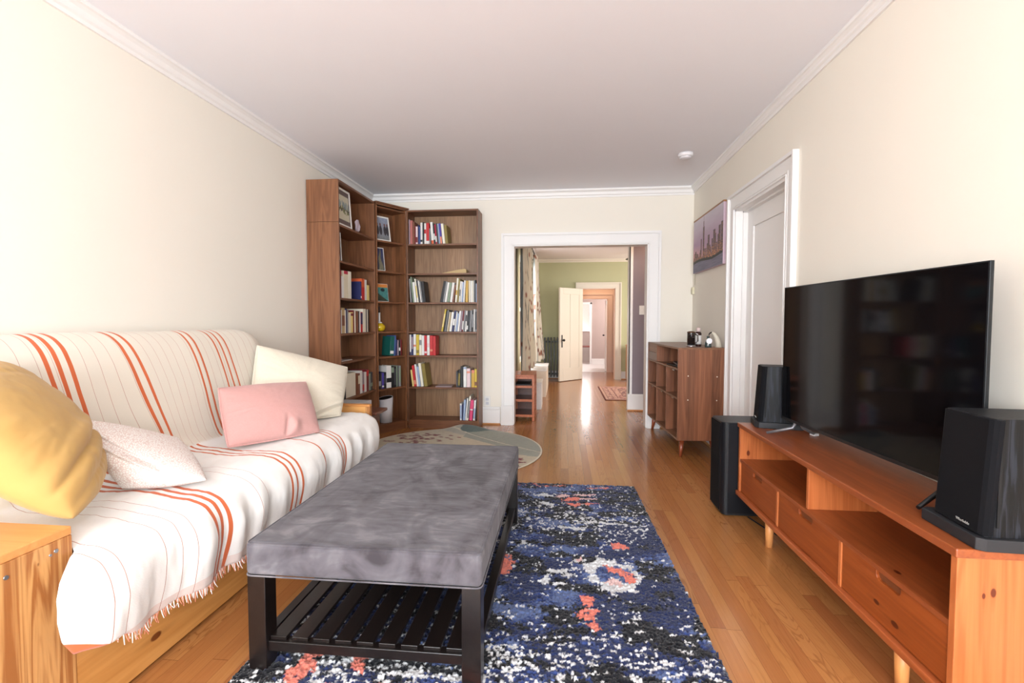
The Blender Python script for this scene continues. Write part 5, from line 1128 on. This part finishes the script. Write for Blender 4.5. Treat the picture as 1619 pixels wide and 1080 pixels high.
# patterned runner rug
NU, NW = 240, 240; U, W = np.meshgrid(np.linspace(0, 1, NU), np.linspace(0, 1, NW), indexing='ij')
hx0, hx1, hy0, hy1 = .645, 2.35, 7.16, 8.62
c = np.ones(U.shape+(3,))*L3((206, 164, 146)); dd = np.minimum.reduce([U*(hx1-hx0), (1-U)*(hx1-hx0), W*(hy1-hy0), (1-W)*(hy1-hy0)])
for a, b, rgb in ((0, .018, (120, 66, 60)), (.05, .062, (112, 66, 66)), (.13, .14, (90, 66, 70)), (.20, .215, (112, 66, 66)), (.30, .312, (100, 66, 66))): c = np.where(((dd >= a) & (dd < b))[..., None], L3(rgb), c)
c = np.where(((dd > .062) & (dd < .30) & (vnoise(U*70, W*60, 110) > .62))[..., None], L3((160, 108, 104)), c); c = np.where(((dd > .312) & (vnoise(U*60, W*52, 111) > .45))[..., None], L3((132, 92, 92)), c)
o = npmesh('oriental_rug', np.stack([hx0+U*(hx1-hx0), hy0+W*(hy1-hy0), np.full_like(U, .008)], -1).reshape(-1, 3), gridfaces(NU, NW), vcol('oriental_wool', .9), col=c.reshape(-1, 3)); so = o.modifiers.new('thick', 'SOLIDIFY'); so.thickness = .006; so.offset = -1
tag(o, 'faded red patterned rug with striped border on the dining room floor', 'rug')
# ceiling fan
t = thing('ceiling_fan', (1.72, 8.45, HC), 'dark bladed ceiling fan in the dining room', 'ceiling fan')
MB().lathe((0, 0, 0), [(.05, -.0005), (.05, -.03), (.015, -.04), (.015, -.14), (.09, -.15), (.10, -.23), (.05, -.25), (.005, -.255)]).build('motor', METALG, t)
for k in range(5):
    a = R(72*k+200); mt = Matrix.Rotation(a, 4, 'Z') @ Matrix.Translation((0, 0, -.195)) @ Matrix.Rotation(R(10), 4, 'X')
    MB().prism([(.10, -.02), (.2, -.055), (.66, -.065), (.69, -.04), (.69, .04), (.66, .065), (.2, .055), (.10, .02)], -.004, .004).build('blade', BLACKWOOD, t).matrix_local = mt
# light wood cabinet side by the green wall
t = thing('wooden_sideboard', (1.55, 9.52, 0), 'light wooden cabinet against the green wall right of the doorway', 'cabinet')
LW_ = wood('light_maple', (206, 150, 106), (226, 176, 132), 2, .45, 8)
MB().box(-.285, .5, -.17, .15, .04, .68).build('body', LW_, t, .004); MB().box(-.295, .51, -.18, .155, .681, .705).build('top_board', LW_, t, .004); MB().box(-.27, .48, -.15, .13, 0, .04).build('plinth', LW_, t)
# kitchen glimpse: red chair and counter
t = thing('kitchen_chair', (.70, 13.75, 0), 'red-brown wooden chair glimpsed in the bright kitchen', 'chair'); RC2 = plain((150, 62, 44), .4, name='red_brown_paint')
for xx, yy in ((-.19, -.19), (.19, -.19), (-.19, .19), (.19, .19)): MB().tube([(xx, yy, 0), (xx*.95, yy*.95, .43)], .017, 10, .02).build('leg', RC2, t)
MB().box(-.21, .21, -.21, .21, .43, .46).build('seat', RC2, t, .008)
MB().box(.17, .20, -.2, -.17, .46, .86).box(.17, .20, .17, .2, .46, .86).box(.17, .20, -.17, .17, .76, .84).box(.17, .20, -.17, .17, .58, .64).build('backrest', RC2, t, .004)
t = thing('kitchen_counter', (.15, 14.4, 0), 'white kitchen counter at the far end of the view', 'counter'); MB().box(-.6, .75, -.3, .3, 0, .84).build('base_cabinet', WB, t, .003); MB().box(-.62, .77, -.32, .32, .842, .875).build('worktop', plain((230, 214, 206), .4, name='pale_worktop'), t, .003)
# parts stay at the place they were built; nothing below
